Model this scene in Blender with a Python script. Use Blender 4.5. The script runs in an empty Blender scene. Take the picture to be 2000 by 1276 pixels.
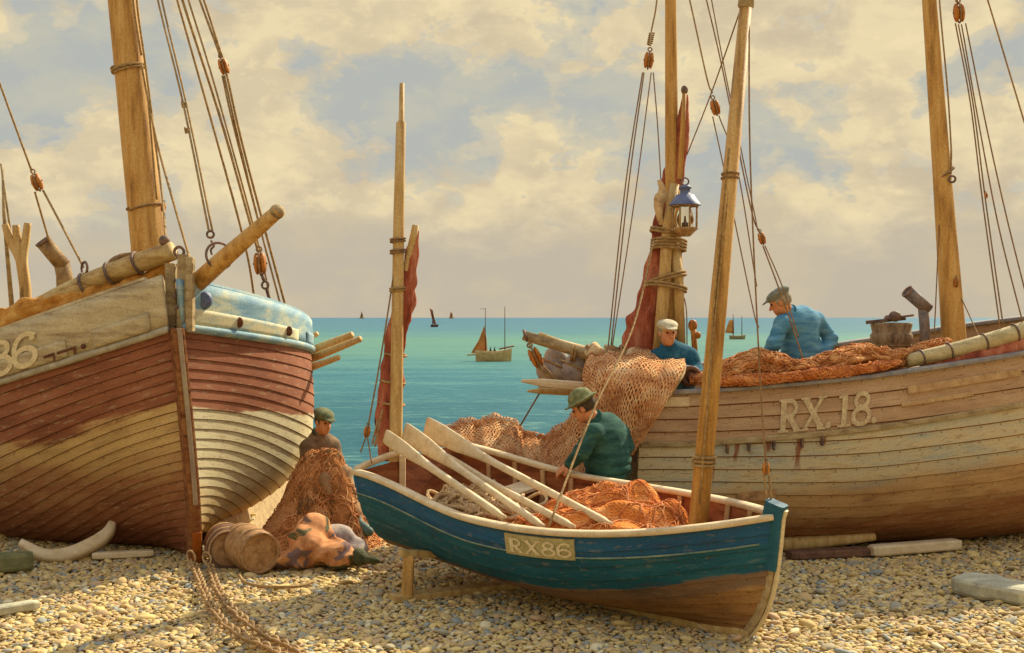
import bpy, math, random
import numpy as np
from mathutils import Vector, Matrix, noise as mnoise
R = math.radians
C = bpy.context.scene.collection
sc = bpy.context.scene

# ------------------------------------------------------------------ camera, light, exposure
F = 2400.0            # focal length in pixels of a 2000 px wide picture
EYE = 2.2
SEA = -3.0
cam = bpy.data.cameras.new('camera')
cam.sensor_width = 36.0
cam.lens = F/2000*36.0
cam.shift_y = -18/2000
cam.clip_end = 30000
cam_o = bpy.data.objects.new('camera', cam)
C.objects.link(cam_o)
cam_o.location = (0, 0, EYE)
cam_o.rotation_euler = (R(90), 0, 0)
sc.camera = cam_o
sc.view_settings.view_transform = 'Standard'
sc.view_settings.look = 'None'
sc.view_settings.gamma = 1
sc.view_settings.exposure = 0.50

SUN_AZ, SUN_EL = R(50), R(37)       # azimuth counted from +X towards +Y
sun = bpy.data.lights.new('sun', 'SUN')
sun.energy = 5.0
sun.angle = R(0.5)
sun.color = (1.0, 0.89, 0.68)
sun_o = bpy.data.objects.new('sun', sun)
C.objects.link(sun_o)
sdir = Vector((math.cos(SUN_EL)*math.cos(SUN_AZ), math.cos(SUN_EL)*math.sin(SUN_AZ), math.sin(SUN_EL)))
sun_o.rotation_euler = (-sdir).to_track_quat('-Z', 'Y').to_euler()


def S(r, g, b):
    def f(c):
        c /= 255.0
        return c/12.92 if c <= 0.04045 else ((c+0.055)/1.055)**2.4
    return (f(r), f(g), f(b), 1.0)


class NT:
    """tiny node-tree builder"""
    def __init__(s, tree):
        s.t = tree
        s.n = tree.nodes
        s.n.clear()

    def new(s, typ, **kw):
        nd = s.n.new(typ)
        for k, v in kw.items():
            setattr(nd, k, v)
        return nd

    def link(s, a, b):
        s.t.links.new(a, b)

    def val(s, sock, v):
        if hasattr(v, 'links') or isinstance(v, bpy.types.NodeSocket):
            s.link(v, sock)
        else:
            sock.default_value = v

    def math(s, op, a, b=0.0, c=None, clamp=False):
        nd = s.new('ShaderNodeMath', operation=op, use_clamp=clamp)
        s.val(nd.inputs[0], a)
        s.val(nd.inputs[1], b)
        if c is not None:
            s.val(nd.inputs[2], c)
        return nd.outputs[0]

    def vmath(s, op, a, b=(0, 0, 0)):
        nd = s.new('ShaderNodeVectorMath', operation=op)
        s.val(nd.inputs[0], a)
        s.val(nd.inputs[1], b)
        return nd.outputs['Value'] if op in ('DISTANCE', 'DOT_PRODUCT', 'LENGTH') else nd.outputs[0]

    def noise(s, vec, scale=5.0, detail=4.0, rough=0.55, dist=0.0):
        nd = s.new('ShaderNodeTexNoise')
        s.val(nd.inputs['Vector'], vec)
        nd.inputs['Scale'].default_value = scale
        nd.inputs['Detail'].default_value = detail
        nd.inputs['Roughness'].default_value = rough
        nd.inputs['Distortion'].default_value = dist
        return nd.outputs['Fac']

    def ramp(s, fac, stops, interp='LINEAR'):
        nd = s.new('ShaderNodeValToRGB')
        el = nd.color_ramp.elements
        nd.color_ramp.interpolation = interp
        while len(el) < len(stops):
            el.new(0.5)
        for e, (p, c) in zip(el, stops):
            e.position = p
            e.color = c if not isinstance(c, (int, float)) else (c, c, c, 1)
        s.val(nd.inputs[0], fac)
        return nd.outputs[0]

    def smooth(s, fac, a, b):
        nd = s.new('ShaderNodeMapRange', interpolation_type='SMOOTHSTEP')
        s.val(nd.inputs['Value'], fac)
        nd.inputs['From Min'].default_value = a
        nd.inputs['From Max'].default_value = b
        return nd.outputs['Result']

    def mix(s, fac, a, b, mode='MIX'):
        nd = s.new('ShaderNodeMix', data_type='RGBA', blend_type=mode)
        s.val(nd.inputs[0], fac)
        s.val(nd.inputs[6], a)
        s.val(nd.inputs[7], b)
        return nd.outputs[2]

    def mapping(s, vec, scale=(1, 1, 1), loc=(0, 0, 0), rot=(0, 0, 0)):
        nd = s.new('ShaderNodeMapping')
        s.val(nd.inputs['Vector'], vec)
        nd.inputs['Scale'].default_value = scale
        nd.inputs['Location'].default_value = loc
        nd.inputs['Rotation'].default_value = rot
        return nd.outputs[0]


# ------------------------------------------------------------------ world: broken cloud over a pale blue sky
world = bpy.data.worlds.new('World')
sc.world = world
world.use_nodes = True
w = NT(world.node_tree)
tc = w.new('ShaderNodeTexCoord')
D = tc.outputs['Generated']
sky = w.new('ShaderNodeTexSky', sky_type='NISHITA')
sky.sun_disc = False
sky.sun_elevation = SUN_EL
sky.sun_rotation = R(90) - SUN_AZ
sky.dust_density = 2.0
sep = w.new('ShaderNodeSeparateXYZ')
w.link(D, sep.inputs[0])
warp = w.new('ShaderNodeTexNoise')
w.link(D, warp.inputs['Vector'])
warp.inputs['Scale'].default_value = 9.0
warp.inputs['Detail'].default_value = 5.0
wv = w.vmath('SCALE', w.vmath('SUBTRACT', warp.outputs['Color'], (0.5, 0.5, 0.5)))
wv.node.inputs['Scale'].default_value = 0.16
Dw = w.vmath('ADD', D, wv)
blob = None
for (px, py, rad, wt) in ((120, 130, 0.125, .95), (830, 200, 0.135, 1.0), (1000, 160, .09, .8), (1150, 60, 0.07, .7), (1440, 330, 0.10, .8),
                          (1930, 120, 0.07, 1.0), (620, 90, 0.07, .6), (200, 430, .10, .6), (1230, 220, .09, .7), (1560, 200, .06, .5), (420, 300, .06, .5)):
    v = Vector(((px-1000)/F, 1.0, (620-py)/F)).normalized()
    sv = w.vmath('MULTIPLY', Dw, (1.0, 1.0, 1.55))
    dd = w.vmath('DISTANCE', sv, (v.x, v.y, v.z*1.55))
    f = w.math('MULTIPLY', w.smooth(dd, rad, rad*0.15), wt)
    blob = f if blob is None else w.math('MAXIMUM', blob, f)
Ds = w.mapping(D, scale=(1, 1, 1.7), rot=(0, R(-14), 0))
n1 = w.noise(Ds, 9.0, 9.0, 0.58, 0.25)
n2 = w.noise(w.mapping(D, scale=(1, 1, 2.0), loc=(3, 1, 2)), 13.0, 8.0, 0.6, 0.3)
n3 = w.noise(w.mapping(D, scale=(1, 1, 1.6), loc=(7, 1, 5)), 40.0, 6.0, 0.6, 0.2)
K = 9.7


def SK(r, g, b):
    c = S(r, g, b)
    return (c[0]*K, c[1]*K, c[2]*K, 1)


cloud = w.mix(w.smooth(n2, 0.38, 0.60), SK(198, 183, 151), SK(216, 199, 160))
cloud = w.mix(w.smooth(n1, 0.46, 0.66), cloud, SK(188, 173, 147))
cloud = w.mix(w.math('MULTIPLY', w.smooth(n3, 0.50, 0.64), 0.45), cloud, SK(226, 207, 164))
bl = w.math('ADD', blob, w.math('MULTIPLY', w.math('SUBTRACT', n1, 0.5), 2.2))
bl = w.math('ADD', bl, w.math('MULTIPLY', w.math('SUBTRACT', n3, 0.5), 1.5))
blm = w.ramp(bl, [(0.26, 0.0), (0.38, 0.5), (0.55, 0.65), (0.68, 1.0)])
bluec = w.mix(w.smooth(n2, 0.4, 0.62), SK(166, 169, 164), SK(178, 176, 161))
col = w.mix(blm, cloud, bluec)
low = w.math('ADD', sep.outputs['Z'], w.math('MULTIPLY', w.math('SUBTRACT', n2, 0.5), 0.10))
col = w.mix(w.smooth(low, 0.105, 0.045), col, w.mix(w.smooth(n1, .42, .6), SK(178, 168, 150), SK(187, 174, 149)))
up = w.smooth(sep.outputs['Z'], 0.30, 0.60)
nis = w.mix(w.smooth(n1, 0.40, 0.55), w.mix(1.0, sky.outputs[0], (1.7, 1.7, 1.7, 1), 'MULTIPLY'), SK(238, 241, 250))
col = w.mix(up, col, nis)
bg = w.new('ShaderNodeBackground')
w.link(col, bg.inputs[0])
bg.inputs[1].default_value = 0.089
wo = w.new('ShaderNodeOutputWorld')
w.link(bg.outputs[0], wo.inputs[0])


# ------------------------------------------------------------------ helpers
def P(x, y, d):
    """point seen at pixel (x, y) of the 2000 px picture, d metres away"""
    return Vector(((x-1000)*d/F, d, EYE+(620-y)*d/F))


def G(x, y, z=0.0):
    """point of height z seen at pixel (x, y)"""
    return P(x, y, F*(EYE-z)/(y-620))


def ground_z(X, Y):
    t = np.clip((np.asarray(X)+3.9)/-0.9, 0, 1)
    t2 = np.clip((np.asarray(X)-0.9)/1.2, 0, 1)
    yc = 12.7 + 9.5*(t*t*(3-2*t)) + 3.0*(t2*t2*(3-2*t2))
    e = np.asarray(Y)-yc
    soft = np.where(e < -0.8, 0, np.where(e > 0.8, e, (e+0.8)**2/3.2))
    return -0.215*soft


def tag(o, label=None, cat=None, group=None, kind=None):
    if label:
        o['label'] = label
    if cat:
        o['category'] = cat
    if group:
        o['group'] = group
    if kind:
        o['kind'] = kind
    return o


def empty(name, loc, label, cat, group=None):
    o = bpy.data.objects.new(name, None)
    o.empty_display_size = 0.2
    C.objects.link(o)
    o.location = loc
    return tag(o, label, cat, group)


def root_loc(p):
    while p.parent is not None:
        p = p.parent
    return np.array(p.location)


def mobj(name, verts, faces, mat, parent=None, smooth=True, mi=None, uv=None, base=None, solid=None):
    """link a mesh given in world coordinates; parts sit at their thing's origin"""
    v = np.array([tuple(a) for a in verts], dtype=float) if not isinstance(verts, np.ndarray) else verts.astype(float)
    if parent is not None:
        off = root_loc(parent)
    elif base is not None:
        off = np.array(base)
    else:
        off = np.array(((v[:, 0].min()+v[:, 0].max())/2, (v[:, 1].min()+v[:, 1].max())/2, v[:, 2].min()))
    me = bpy.data.meshes.new(name)
    me.from_pydata((v-off).tolist(), [], [tuple(int(i) for i in f) for f in faces])
    mats = mat if isinstance(mat, (list, tuple)) else [mat]
    for m in mats:
        me.materials.append(m)
    if mi is not None:
        me.polygons.foreach_set('material_index', np.array(mi, dtype=np.int32))
    if smooth is True:
        me.polygons.foreach_set('use_smooth', [True]*len(me.polygons))
    elif smooth is not False:
        me.polygons.foreach_set('use_smooth', list(smooth))
    if uv is not None:
        l = me.uv_layers.new(name='UVMap')
        idx = np.empty(len(me.loops), dtype=np.int32)
        me.loops.foreach_get('vertex_index', idx)
        l.data.foreach_set('uv', np.asarray(uv, dtype=np.float32)[idx].ravel())
    me.validate()
    o = bpy.data.objects.new(name, me)
    C.objects.link(o)
    if parent is not None:
        o.parent = parent
    else:
        o.location = off
    if solid:
        m = o.modifiers.new('solid', 'SOLIDIFY')
        m.thickness = solid
        m.offset = 0
    return o


class MB:
    """collects shapes into one mesh"""
    def __init__(s):
        s.v = []
        s.f = []
        s.sm = []

    def add(s, v, f, smooth=True):
        n = len(s.v)
        s.v += [tuple(a) for a in v]
        s.f += [tuple(i+n for i in q) for q in f]
        s.sm += [smooth]*len(f)
        return s

    def tube(s, pts, rad, n=10, cap=True, flat=(1, 1), roll=None):
        s.add(*tube(pts, rad, n, cap, flat, roll))
        return s

    def box(s, c, half, rot=None):
        M = rot if rot is not None else Matrix.Identity(3)
        c = Vector(c)
        b = min(half)*0.16
        # chamfered box: three shells
        vs = []
        fs = []
        for sx in (-1, 1):
            for sy in (-1, 1):
                for sz in (-1, 1):
                    for k in range(3):
                        q = [sx*half[0], sy*half[1], sz*half[2]]
                        for a in range(3):
                            if a != k:
                                q[a] -= math.copysign(b, q[a])
                        vs.append(c+M @ Vector(q))
        def idx(sx, sy, sz, k):
            return (((sx > 0)*2+(sy > 0))*2+(sz > 0))*3+k
        for k in range(3):
            a, bb = (k+1) % 3, (k+2) % 3
            for sg in (-1, 1):
                ring = []
                for (p, q) in ((-1, -1), (1, -1), (1, 1), (-1, 1)):
                    t = [0, 0, 0]
                    t[k] = sg
                    t[a] = p
                    t[bb] = q
                    ring.append(idx(*t, k))
                fs.append(tuple(ring if sg > 0 else ring[::-1]))
            for p in (-1, 1):
                for q in (-1, 1):
                    # edge along axis k between faces a and bb
                    t0 = [0, 0, 0]
                    t1 = [0, 0, 0]
                    t0[k], t1[k] = -1, 1
                    t0[a] = t1[a] = p
                    t0[bb] = t1[bb] = q
                    r = [idx(*t0, a), idx(*t1, a), idx(*t1, bb), idx(*t0, bb)]
                    fs.append(tuple(r if p*q < 0 else r[::-1]))
        for sx in (-1, 1):
            for sy in (-1, 1):
                for sz in (-1, 1):
                    r = [idx(sx, sy, sz, 0), idx(sx, sy, sz, 1), idx(sx, sy, sz, 2)]
                    fs.append(tuple(r if sx*sy*sz > 0 else r[::-1]))
        s.add(vs, fs, False)
        return s

    def beam(s, p, q, wd, hd, up=(0, 0, 1)):
        p, q = Vector(p), Vector(q)
        x = (q-p).normalized()
        y = Vector(up).cross(x).normalized()
        z = x.cross(y)
        M = Matrix((x, y, z)).transposed()
        return s.box((p+q)/2, ((q-p).length/2, wd/2, hd/2), M)

    def ell(s, c, r, rot=None, n=12):
        M = rot if rot is not None else Matrix.Identity(3)
        vs, fs = [], []
        for i in range(n+1):
            th = math.pi*i/n
            for j in range(2*n):
                ph = math.pi*j/n
                vs.append(Vector(c)+M @ Vector((r[0]*math.sin(th)*math.cos(ph), r[1]*math.sin(th)*math.sin(ph), r[2]*math.cos(th))))
        for i in range(n):
            for j in range(2*n):
                a, b = i*2*n+j, i*2*n+(j+1) % (2*n)
                fs.append((a, a+2*n, b+2*n, b))
        s.add(vs, fs)
        return s

    def lathe(s, p, axis, prof, n=24):
        """prof: list of (distance along the axis, radius)"""
        ax = Vector(axis).normalized()
        e1 = ax.orthogonal().normalized()
        e2 = ax.cross(e1)
        vs, fs = [], []
        for (h, r) in prof:
            for j in range(n):
                a = 2*math.pi*j/n
                vs.append(Vector(p)+ax*h+(e1*math.cos(a)+e2*math.sin(a))*r)
        for i in range(len(prof)-1):
            for j in range(n):
                a, b = i*n+j, i*n+(j+1) % n
                fs.append((a, b, b+n, a+n))
        s.add(vs, fs)
        return s

    def ring(s, c, nrm, rad, r, n=20, m=8, oval=(1, 1), e1=None):
        nrm = Vector(nrm).normalized()
        e1 = Vector(e1).normalized() if e1 is not None else nrm.orthogonal().normalized()
        e2 = nrm.cross(e1)
        vs, fs = [], []
        for i in range(n):
            a = 2*math.pi*i/n
            cc = Vector(c)+e1*math.cos(a)*rad*oval[0]+e2*math.sin(a)*rad*oval[1]
            o = (e1*math.cos(a)+e2*math.sin(a))
            for j in range(m):
                b = 2*math.pi*j/m
                vs.append(cc+o*math.cos(b)*r+nrm*math.sin(b)*r)
        for i in range(n):
            for j in range(m):
                i2, j2 = (i+1) % n, (j+1) % m
                fs.append((i*m+j, i2*m+j, i2*m+j2, i*m+j2))
        s.add(vs, fs)
        return s

    def build(s, name, mat, parent=None, **kw):
        return mobj(name, s.v, s.f, mat, parent, smooth=s.sm, **kw)


def spline(pts, n=8):
    """Catmull-Rom through pts"""
    p = [Vector(a) for a in pts]
    if len(p) < 3:
        return p
    p = [p[0]*2-p[1]]+p+[p[-1]*2-p[-2]]
    out = []
    for i in range(1, len(p)-2):
        a, b, c, d = p[i-1:i+3]
        for k in range(n):
            t = k/n
            out.append(0.5*((2*b)+(c-a)*t+(2*a-5*b+4*c-d)*t*t+(3*b-a-3*c+d)*t**3))
    out.append(p[-2])
    return out


def tube(pts, rad, n=10, cap=True, flat=(1, 1), roll=None):
    pts = [Vector(a) for a in pts]
    m = len(pts)
    if not hasattr(rad, '__len__'):
        rad = [rad]*m
    elif len(rad) == 2 and m > 2:
        rad = [rad[0]+(rad[1]-rad[0])*i/(m-1) for i in range(m)]
    t = [(pts[min(i+1, m-1)]-pts[max(i-1, 0)]).normalized() for i in range(m)]
    if roll is not None:
        e = Vector(roll)
        e = (e-t[0]*e.dot(t[0])).normalized()
    else:
        e = t[0].orthogonal().normalized()
    vs, fs = [], []
    for i in range(m):
        e = (e-t[i]*e.dot(t[i])).normalized()
        b = t[i].cross(e)
        for j in range(n):
            a = 2*math.pi*j/n
            vs.append(pts[i]+(e*math.cos(a)*flat[0]+b*math.sin(a)*flat[1])*rad[i])
    for i in range(m-1):
        for j in range(n):
            a, c = i*n+j, i*n+(j+1) % n
            fs.append((a, c, c+n, a+n))
    if cap:
        fs.append(tuple(range(n))[::-1])
        fs.append(tuple(range((m-1)*n, m*n)))
    return vs, fs


def fnoise(p, sc_=1.0, seed=0.0):
    return mnoise.noise(Vector(p)*sc_+Vector((seed, seed*1.7, -seed)))


def lump_tube(pts, rad, n=18, amp=0.25, freq=6.0, seed=0, sub=8, flat=(1, 1), roll=None, long=1.0, fine=0.4, ridge=0.0, ridges=7):
    """swept, folded bundle (cloth, netting, furled sail)"""
    sp = spline(pts, sub)
    m = len(sp)
    xs = np.linspace(0, 1, len(rad))
    rr = np.interp(np.linspace(0, 1, m), xs, rad)
    v, f = tube(sp, list(rr), n, True, flat, roll)
    out = []
    for i, q in enumerate(v):
        k = i//n
        a = 2*math.pi*(i % n)/n
        c = sp[min(k, m-1)]
        d = q-c
        e = fnoise((math.cos(a)*1.2, math.sin(a)*1.2, k*rr.mean()*long*freq*0.25), 1.6, seed)*1.3 + fnoise(q, freq, seed+3)*0.7 + fnoise(q, freq*2.7, seed+9)*fine
        if ridge:
            e += ridge*(abs(math.sin(ridges*a*.5+2.5*fnoise(q, 2.2, seed+20)+k*.12))-.6)
        out.append(c+d*(1+amp*e))
    return out, f


# ---- signed-distance shapes and a surface-nets mesher: used for bodies and clothes
def sd_cap(p, a, b, ra, rb):
    a, b = np.array(a), np.array(b)
    ab = b-a
    L2 = max(float(ab @ ab), 1e-9)
    t = np.clip(((p-a) @ ab)/L2, 0, 1)
    return np.linalg.norm(p-(a+t[:, None]*ab), axis=1)-(ra+(rb-ra)*t)


def sd_ell(p, c, r, M=None):
    q = p-np.array(c)
    if M is not None:
        q = q @ np.array(M)
    r = np.array(r)
    k0 = np.linalg.norm(q/r, axis=1)
    k1 = np.linalg.norm(q/(r*r), axis=1)+1e-9
    return k0*(k0-1)/k1


def smin(a, b, k):
    h = np.clip(0.5+0.5*(b-a)/k, 0, 1)
    return b*(1-h)+a*h-k*h*(1-h)


def surfnet(fn, lo, hi, h):
    lo, hi = np.array(lo, float), np.array(hi, float)
    n = np.ceil((hi-lo)/h).astype(int)+1
    ax = [lo[i]+np.arange(n[i])*h for i in range(3)]
    X = np.stack(np.meshgrid(*ax, indexing='ij'), -1)
    V = np.concatenate([fn(c) for c in np.array_split(X.reshape(-1, 3), max(1, X.size//1500000))]).reshape(n)
    ins = V < 0
    cn = n-1
    def cor(A, i, j, k):
        return A[i:i+cn[0], j:j+cn[1], k:k+cn[2]]
    cnt = np.zeros(cn, int)
    for i in (0, 1):
        for j in (0, 1):
            for k in (0, 1):
                cnt += cor(ins, i, j, k)
    act = (cnt > 0) & (cnt < 8)
    acc = np.zeros(tuple(cn)+(3,))
    num = np.zeros(cn)
    cs = [(i, j, k) for i in (0, 1) for j in (0, 1) for k in (0, 1)]
    for a in cs:
        for d in range(3):
            if a[d] == 0:
                b = list(a)
                b[d] = 1
                va, vb = cor(V, *a), cor(V, *b)
                cr = (va < 0) != (vb < 0)
                t = np.where(cr, va/np.where(cr, va-vb, 1), 0)
                pt = np.zeros(tuple(cn)+(3,))
                for q in range(3):
                    pt[..., q] = a[q]
                pt[..., d] += t
                acc += np.where(cr[..., None], pt, 0)
                num += cr
    ids = -np.ones(cn, int)
    w_ = np.argwhere(act)
    ids[act] = np.arange(len(w_))
    verts = lo+(w_+acc[act]/num[act][:, None])*h
    faces = []
    for d in range(3):
        u, v = (d+1) % 3, (d+2) % 3
        sl0 = [slice(1, -1)]*3
        sl0[d] = slice(0, -1)
        sl1 = list(sl0)
        sl1[d] = slice(1, None)
        A, B = ins[tuple(sl0)], ins[tuple(sl1)]
        off = np.array([1, 1, 1])
        off[d] = 0
        for flip, msk in ((False, A & ~B), (True, ~A & B)):
            e = np.argwhere(msk)+off
            if len(e) == 0:
                continue
            def cell(du, dv):
                c = e.copy()
                c[:, u] -= du
                c[:, v] -= dv
                return ids[c[:, 0], c[:, 1], c[:, 2]]
            q = np.stack([cell(1, 1), cell(0, 1), cell(0, 0), cell(1, 0)], 1)
            if flip:
                q = q[:, ::-1]
            faces.append(q)
    return verts, np.concatenate(faces)


def sdf_obj(name, fn, lo, hi, h, mat, parent, **kw):
    v, f = surfnet(fn, lo, hi, h)
    return mobj(name, v, f.tolist(), mat, parent, **kw)


# ------------------------------------------------------------------ materials
def mat(name, cols, scale=(6, 6, 6), rough=0.75, bump=0.15, detail=6, mottle=0.25, spec=0.25, coord='Object', fine=55.0, metal=0.0, contrast=0.2, dist=0.3):
    """mottled procedural material: stops between the given colours along a noise, plus a fine grain"""
    m = bpy.data.materials.new(name)
    m.use_nodes = True
    t = NT(m.node_tree)
    co = t.new('ShaderNodeTexCoord').outputs[coord]
    v = t.mapping(co, scale=scale)
    n = t.noise(v, 1.0, detail, 0.6, dist)
    k = len(cols)
    st = [(0.5-contrast+2*contrast*i/max(1, k-1), c) for i, c in enumerate(cols)]
    col = t.ramp(n, st) if k > 1 else None
    base = col if col is not None else None
    g = t.noise(co, fine, 3.0, 0.7)
    gm = t.ramp(g, [(0.3, 1-mottle), (0.7, 1+mottle*0.4)])
    if base is None:
        rgb = t.new('ShaderNodeRGB')
        rgb.outputs[0].default_value = cols[0]
        base = rgb.outputs[0]
    c2 = t.mix(1.0, base, gm, 'MULTIPLY')
    b = t.new('ShaderNodeBsdfPrincipled')
    t.link(c2, b.inputs['Base Color'])
    b.inputs['Roughness'].default_value = rough
    b.inputs['Specular IOR Level'].default_value = spec
    b.inputs['Metallic'].default_value = metal
    if bump:
        bn = t.new('ShaderNodeBump')
        bn.inputs['Strength'].default_value = bump
        bn.inputs['Distance'].default_value = 0.02
        t.link(t.math('ADD', n, t.math('MULTIPLY', g, 0.5)), bn.inputs['Height'])
        t.link(bn.outputs[0], b.inputs['Normal'])
    o = t.new('ShaderNodeOutputMaterial')
    t.link(b.outputs[0], o.inputs[0])
    return m


M = {}
M['mast'] = mat('varnished_spar', [S(140, 98, 44), S(196, 148, 74), S(214, 174, 102)], (14, 14, 1.6), 0.6, 0.2)
M['spar'] = mat('pale_spar', [S(168, 128, 70), S(196, 160, 96), S(208, 180, 122)], (16, 16, 3), 0.65, 0.2)
M['grey_wood'] = mat('weathered_wood', [S(116, 94, 62), S(164, 140, 96), S(186, 166, 122)], (5, 5, 14), 0.8, 0.3)
M['pale_wood'] = mat('bare_pale_wood', [S(198, 170, 124), S(214, 190, 144), S(224, 202, 160)], (5, 12, 12), 0.7, 0.1, mottle=.14)
M['cream_paint'] = mat('cream_paint', [S(196, 172, 122), S(224, 206, 158)], (6, 6, 6), 0.6, 0.1)
M['pale_bulwark'] = mat('pale_bulwark_planks', [S(142, 118, 84), S(190, 172, 130), S(208, 194, 152)], (2.5, 2.5, 16), 0.75, 0.25, contrast=.22)
M['blue_bulwark'] = mat('blue_grey_bulwark', [S(100, 140, 160), S(138, 168, 172), S(196, 196, 160)], (3, 3, 9), 0.7, 0.2)
M['cream_blue'] = mat('cream_over_blue_planks', [S(140, 164, 164), S(196, 192, 154), S(210, 196, 150)], (3, 3, 9), .7, .15)
M['blue_paint'] = mat('chipped_blue_paint', [S(40, 82, 104), S(26, 76, 104), S(48, 100, 112)], (4, 4, 18), 0.6, 0.2)
M['rope'] = mat('hemp_rope', [S(128, 98, 56), S(186, 152, 96)], (30, 30, 30), 0.9, 0.3)
M['dark_rope'] = mat('tarred_rope', [S(112, 84, 54), S(164, 128, 82)], (30, 30, 30), 0.9, 0.3)
M['block'] = mat('pulley_elm', [S(128, 70, 18), S(184, 112, 36), S(204, 142, 62)], (30, 30, 12), 0.55, 0.2)
M['iron'] = mat('rusty_iron', [S(66, 50, 42), S(116, 92, 74), S(140, 100, 64)], (20, 20, 20), 0.7, 0.3, spec=.4)
M['chain'] = mat('rusty_chain', [S(124, 90, 52), S(176, 138, 84), S(196, 164, 108)], (30, 30, 30), 0.7, 0.3, spec=.4)
M['sail_brown'] = mat('tanned_sail', [S(112, 50, 32), S(166, 88, 58), S(200, 134, 96)], (9, 9, 3), 0.9, 0.4)
M['sail_ochre'] = mat('ochre_sail', [S(136, 84, 28), S(190, 128, 48), S(208, 160, 84)], (7, 7, 7), 0.9, 0.4)
M['canvas'] = mat('grey_canvas', [S(128, 114, 112), S(168, 154, 140), S(200, 174, 132)], (7, 7, 7), 0.9, 0.4)
M['oilskin'] = mat('orange_oilskin', [S(150, 100, 60), S(196, 136, 84), S(212, 160, 108)], (5, 5, 5), 0.8, 0.3)
M['rope_pile'] = mat('cream_rope_pile', [S(150, 112, 72), S(206, 172, 120), S(220, 192, 144)], (12, 12, 12), 0.9, 0.5)
M['barrel'] = mat('barrel_oak', [S(130, 94, 56), S(172, 128, 80), S(184, 146, 96)], (14, 14, 14), 0.75, 0.2)
M['dark_barrel'] = mat('dark_barrel_oak', [S(92, 62, 46), S(128, 92, 64)], (14, 14, 14), 0.75, 0.2)
M['hoop'] = mat('barrel_hoop', [S(120, 84, 52), S(190, 150, 100)], (14, 14, 14), 0.7, 0.2)
M['inside'] = mat('red_brown_inside', [S(96, 48, 24), S(140, 78, 40), S(160, 104, 60)], (3, 3, 14), 0.8, 0.3)
M['frame_wood'] = mat('boat_timbers', [S(170, 130, 84), S(206, 172, 120)], (8, 8, 8), 0.8, 0.2)
M['deck'] = mat('deck_planks', [S(120, 96, 66), S(160, 132, 92)], (3, 14, 14), 0.8, 0.2)
M['stove'] = mat('grey_stove_pipe', [S(86, 78, 76), S(132, 120, 110), S(150, 122, 92)], (12, 12, 12), 0.7, 0.25, spec=.35)
M['brown_stove'] = mat('brown_stove_pipe', [S(112, 82, 50), S(176, 144, 92)], (12, 12, 12), 0.7, 0.25)
M['skin'] = mat('weathered_skin', [S(190, 124, 78), S(214, 150, 102)], (14, 14, 14), 0.6, 0.1, mottle=.12)
M['teal_jumper'] = mat('teal_knitted_jumper', [S(26, 74, 96), S(42, 98, 116), S(84, 134, 140)], (9, 9, 9), 0.95, 0.5, fine=140)
M['blue_smock'] = mat('blue_smock', [S(62, 116, 146), S(84, 140, 164), S(116, 168, 180)], (5, 5, 22), 0.9, 0.4, fine=120)
M['green_jersey'] = mat('green_jersey', [S(28, 60, 54), S(46, 86, 74), S(66, 106, 86)], (6, 6, 20), 0.95, 0.5, fine=140)
M['dark_trousers'] = mat('olive_trousers', [S(40, 46, 34), S(74, 76, 44)], (10, 10, 10), 0.95, 0.4, fine=120)
M['brown_coat'] = mat('brown_coat', [S(86, 68, 48), S(124, 98, 68), S(154, 126, 90)], (9, 9, 9), 0.9, 0.4)
M['grey_cap'] = mat('grey_cloth_cap', [S(96, 104, 96), S(148, 148, 124)], (30, 30, 30), 0.9, 0.3)
M['white_cap'] = mat('pale_cloth_cap', [S(178, 168, 134), S(214, 202, 164)], (24, 24, 24), 0.9, 0.3)
M['green_hat'] = mat('olive_felt_hat', [S(94, 100, 62), S(150, 150, 100)], (20, 20, 20), 0.9, 0.3)
M['olive_cap'] = mat('olive_cloth_cap', [S(80, 86, 54), S(128, 126, 82)], (20, 20, 20), 0.9, 0.3)
M['hair'] = mat('dark_hair', [S(58, 48, 36), S(92, 78, 54)], (40, 40, 40), 0.9, 0.4)
M['grey_hair'] = mat('grey_hair', [S(128, 120, 100), S(176, 164, 134)], (40, 40, 40), 0.9, 0.4)
M['eye'] = mat('dark_eye', [S(46, 36, 30)], (9, 9, 9), 0.4, 0)
M['boot'] = mat('teal_sea_boot', [S(64, 88, 80), S(98, 120, 100)], (12, 12, 12), 0.6, 0.2)
M['stocking'] = mat('pale_trouser', [S(128, 96, 62), S(180, 142, 96)], (9, 9, 9), 0.9, 0.4)
M['lamp_roof'] = mat('blue_lamp_roof', [S(72, 84, 118), S(112, 120, 142)], (16, 16, 16), 0.55, 0.2, spec=.4)
M['lamp_frame'] = mat('lamp_frame_brass', [S(130, 96, 58), S(188, 152, 98)], (20, 20, 20), 0.5, 0.2, spec=.4)
M['letter'] = mat('cream_letter_paint', [S(206, 184, 132), S(230, 212, 162)], (20, 20, 20), 0.7, 0.1)
M['faint_letter'] = mat('faint_letter_paint', [S(190, 164, 120), S(222, 202, 156)], (20, 20, 20), .8, .1, mottle=.35)
M['plate'] = mat('cream_number_plate', [S(160, 144, 92), S(190, 174, 118)], (12, 12, 12), 0.7, 0.2)
M['seam'] = mat('tarred_seam', [S(70, 38, 24), S(104, 66, 42), S(126, 84, 54)], (4, 20, 20), 0.9, 0.0)  # shade under the plank laps painted as dark lines; also used for dark fittings
M['seam_light'] = mat('rusty_seam', [S(84, 46, 24), S(136, 84, 44), S(160, 116, 66)], (3, 20, 20), 0.9, 0.0)  # lighter brown version of the painted lap shade
M['seam_blue'] = mat('blue_seam', [S(24, 44, 52), S(34, 62, 72)], (3, 20, 20), 0.9, 0.0)  # painted lap shade for the blue dinghy
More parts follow.
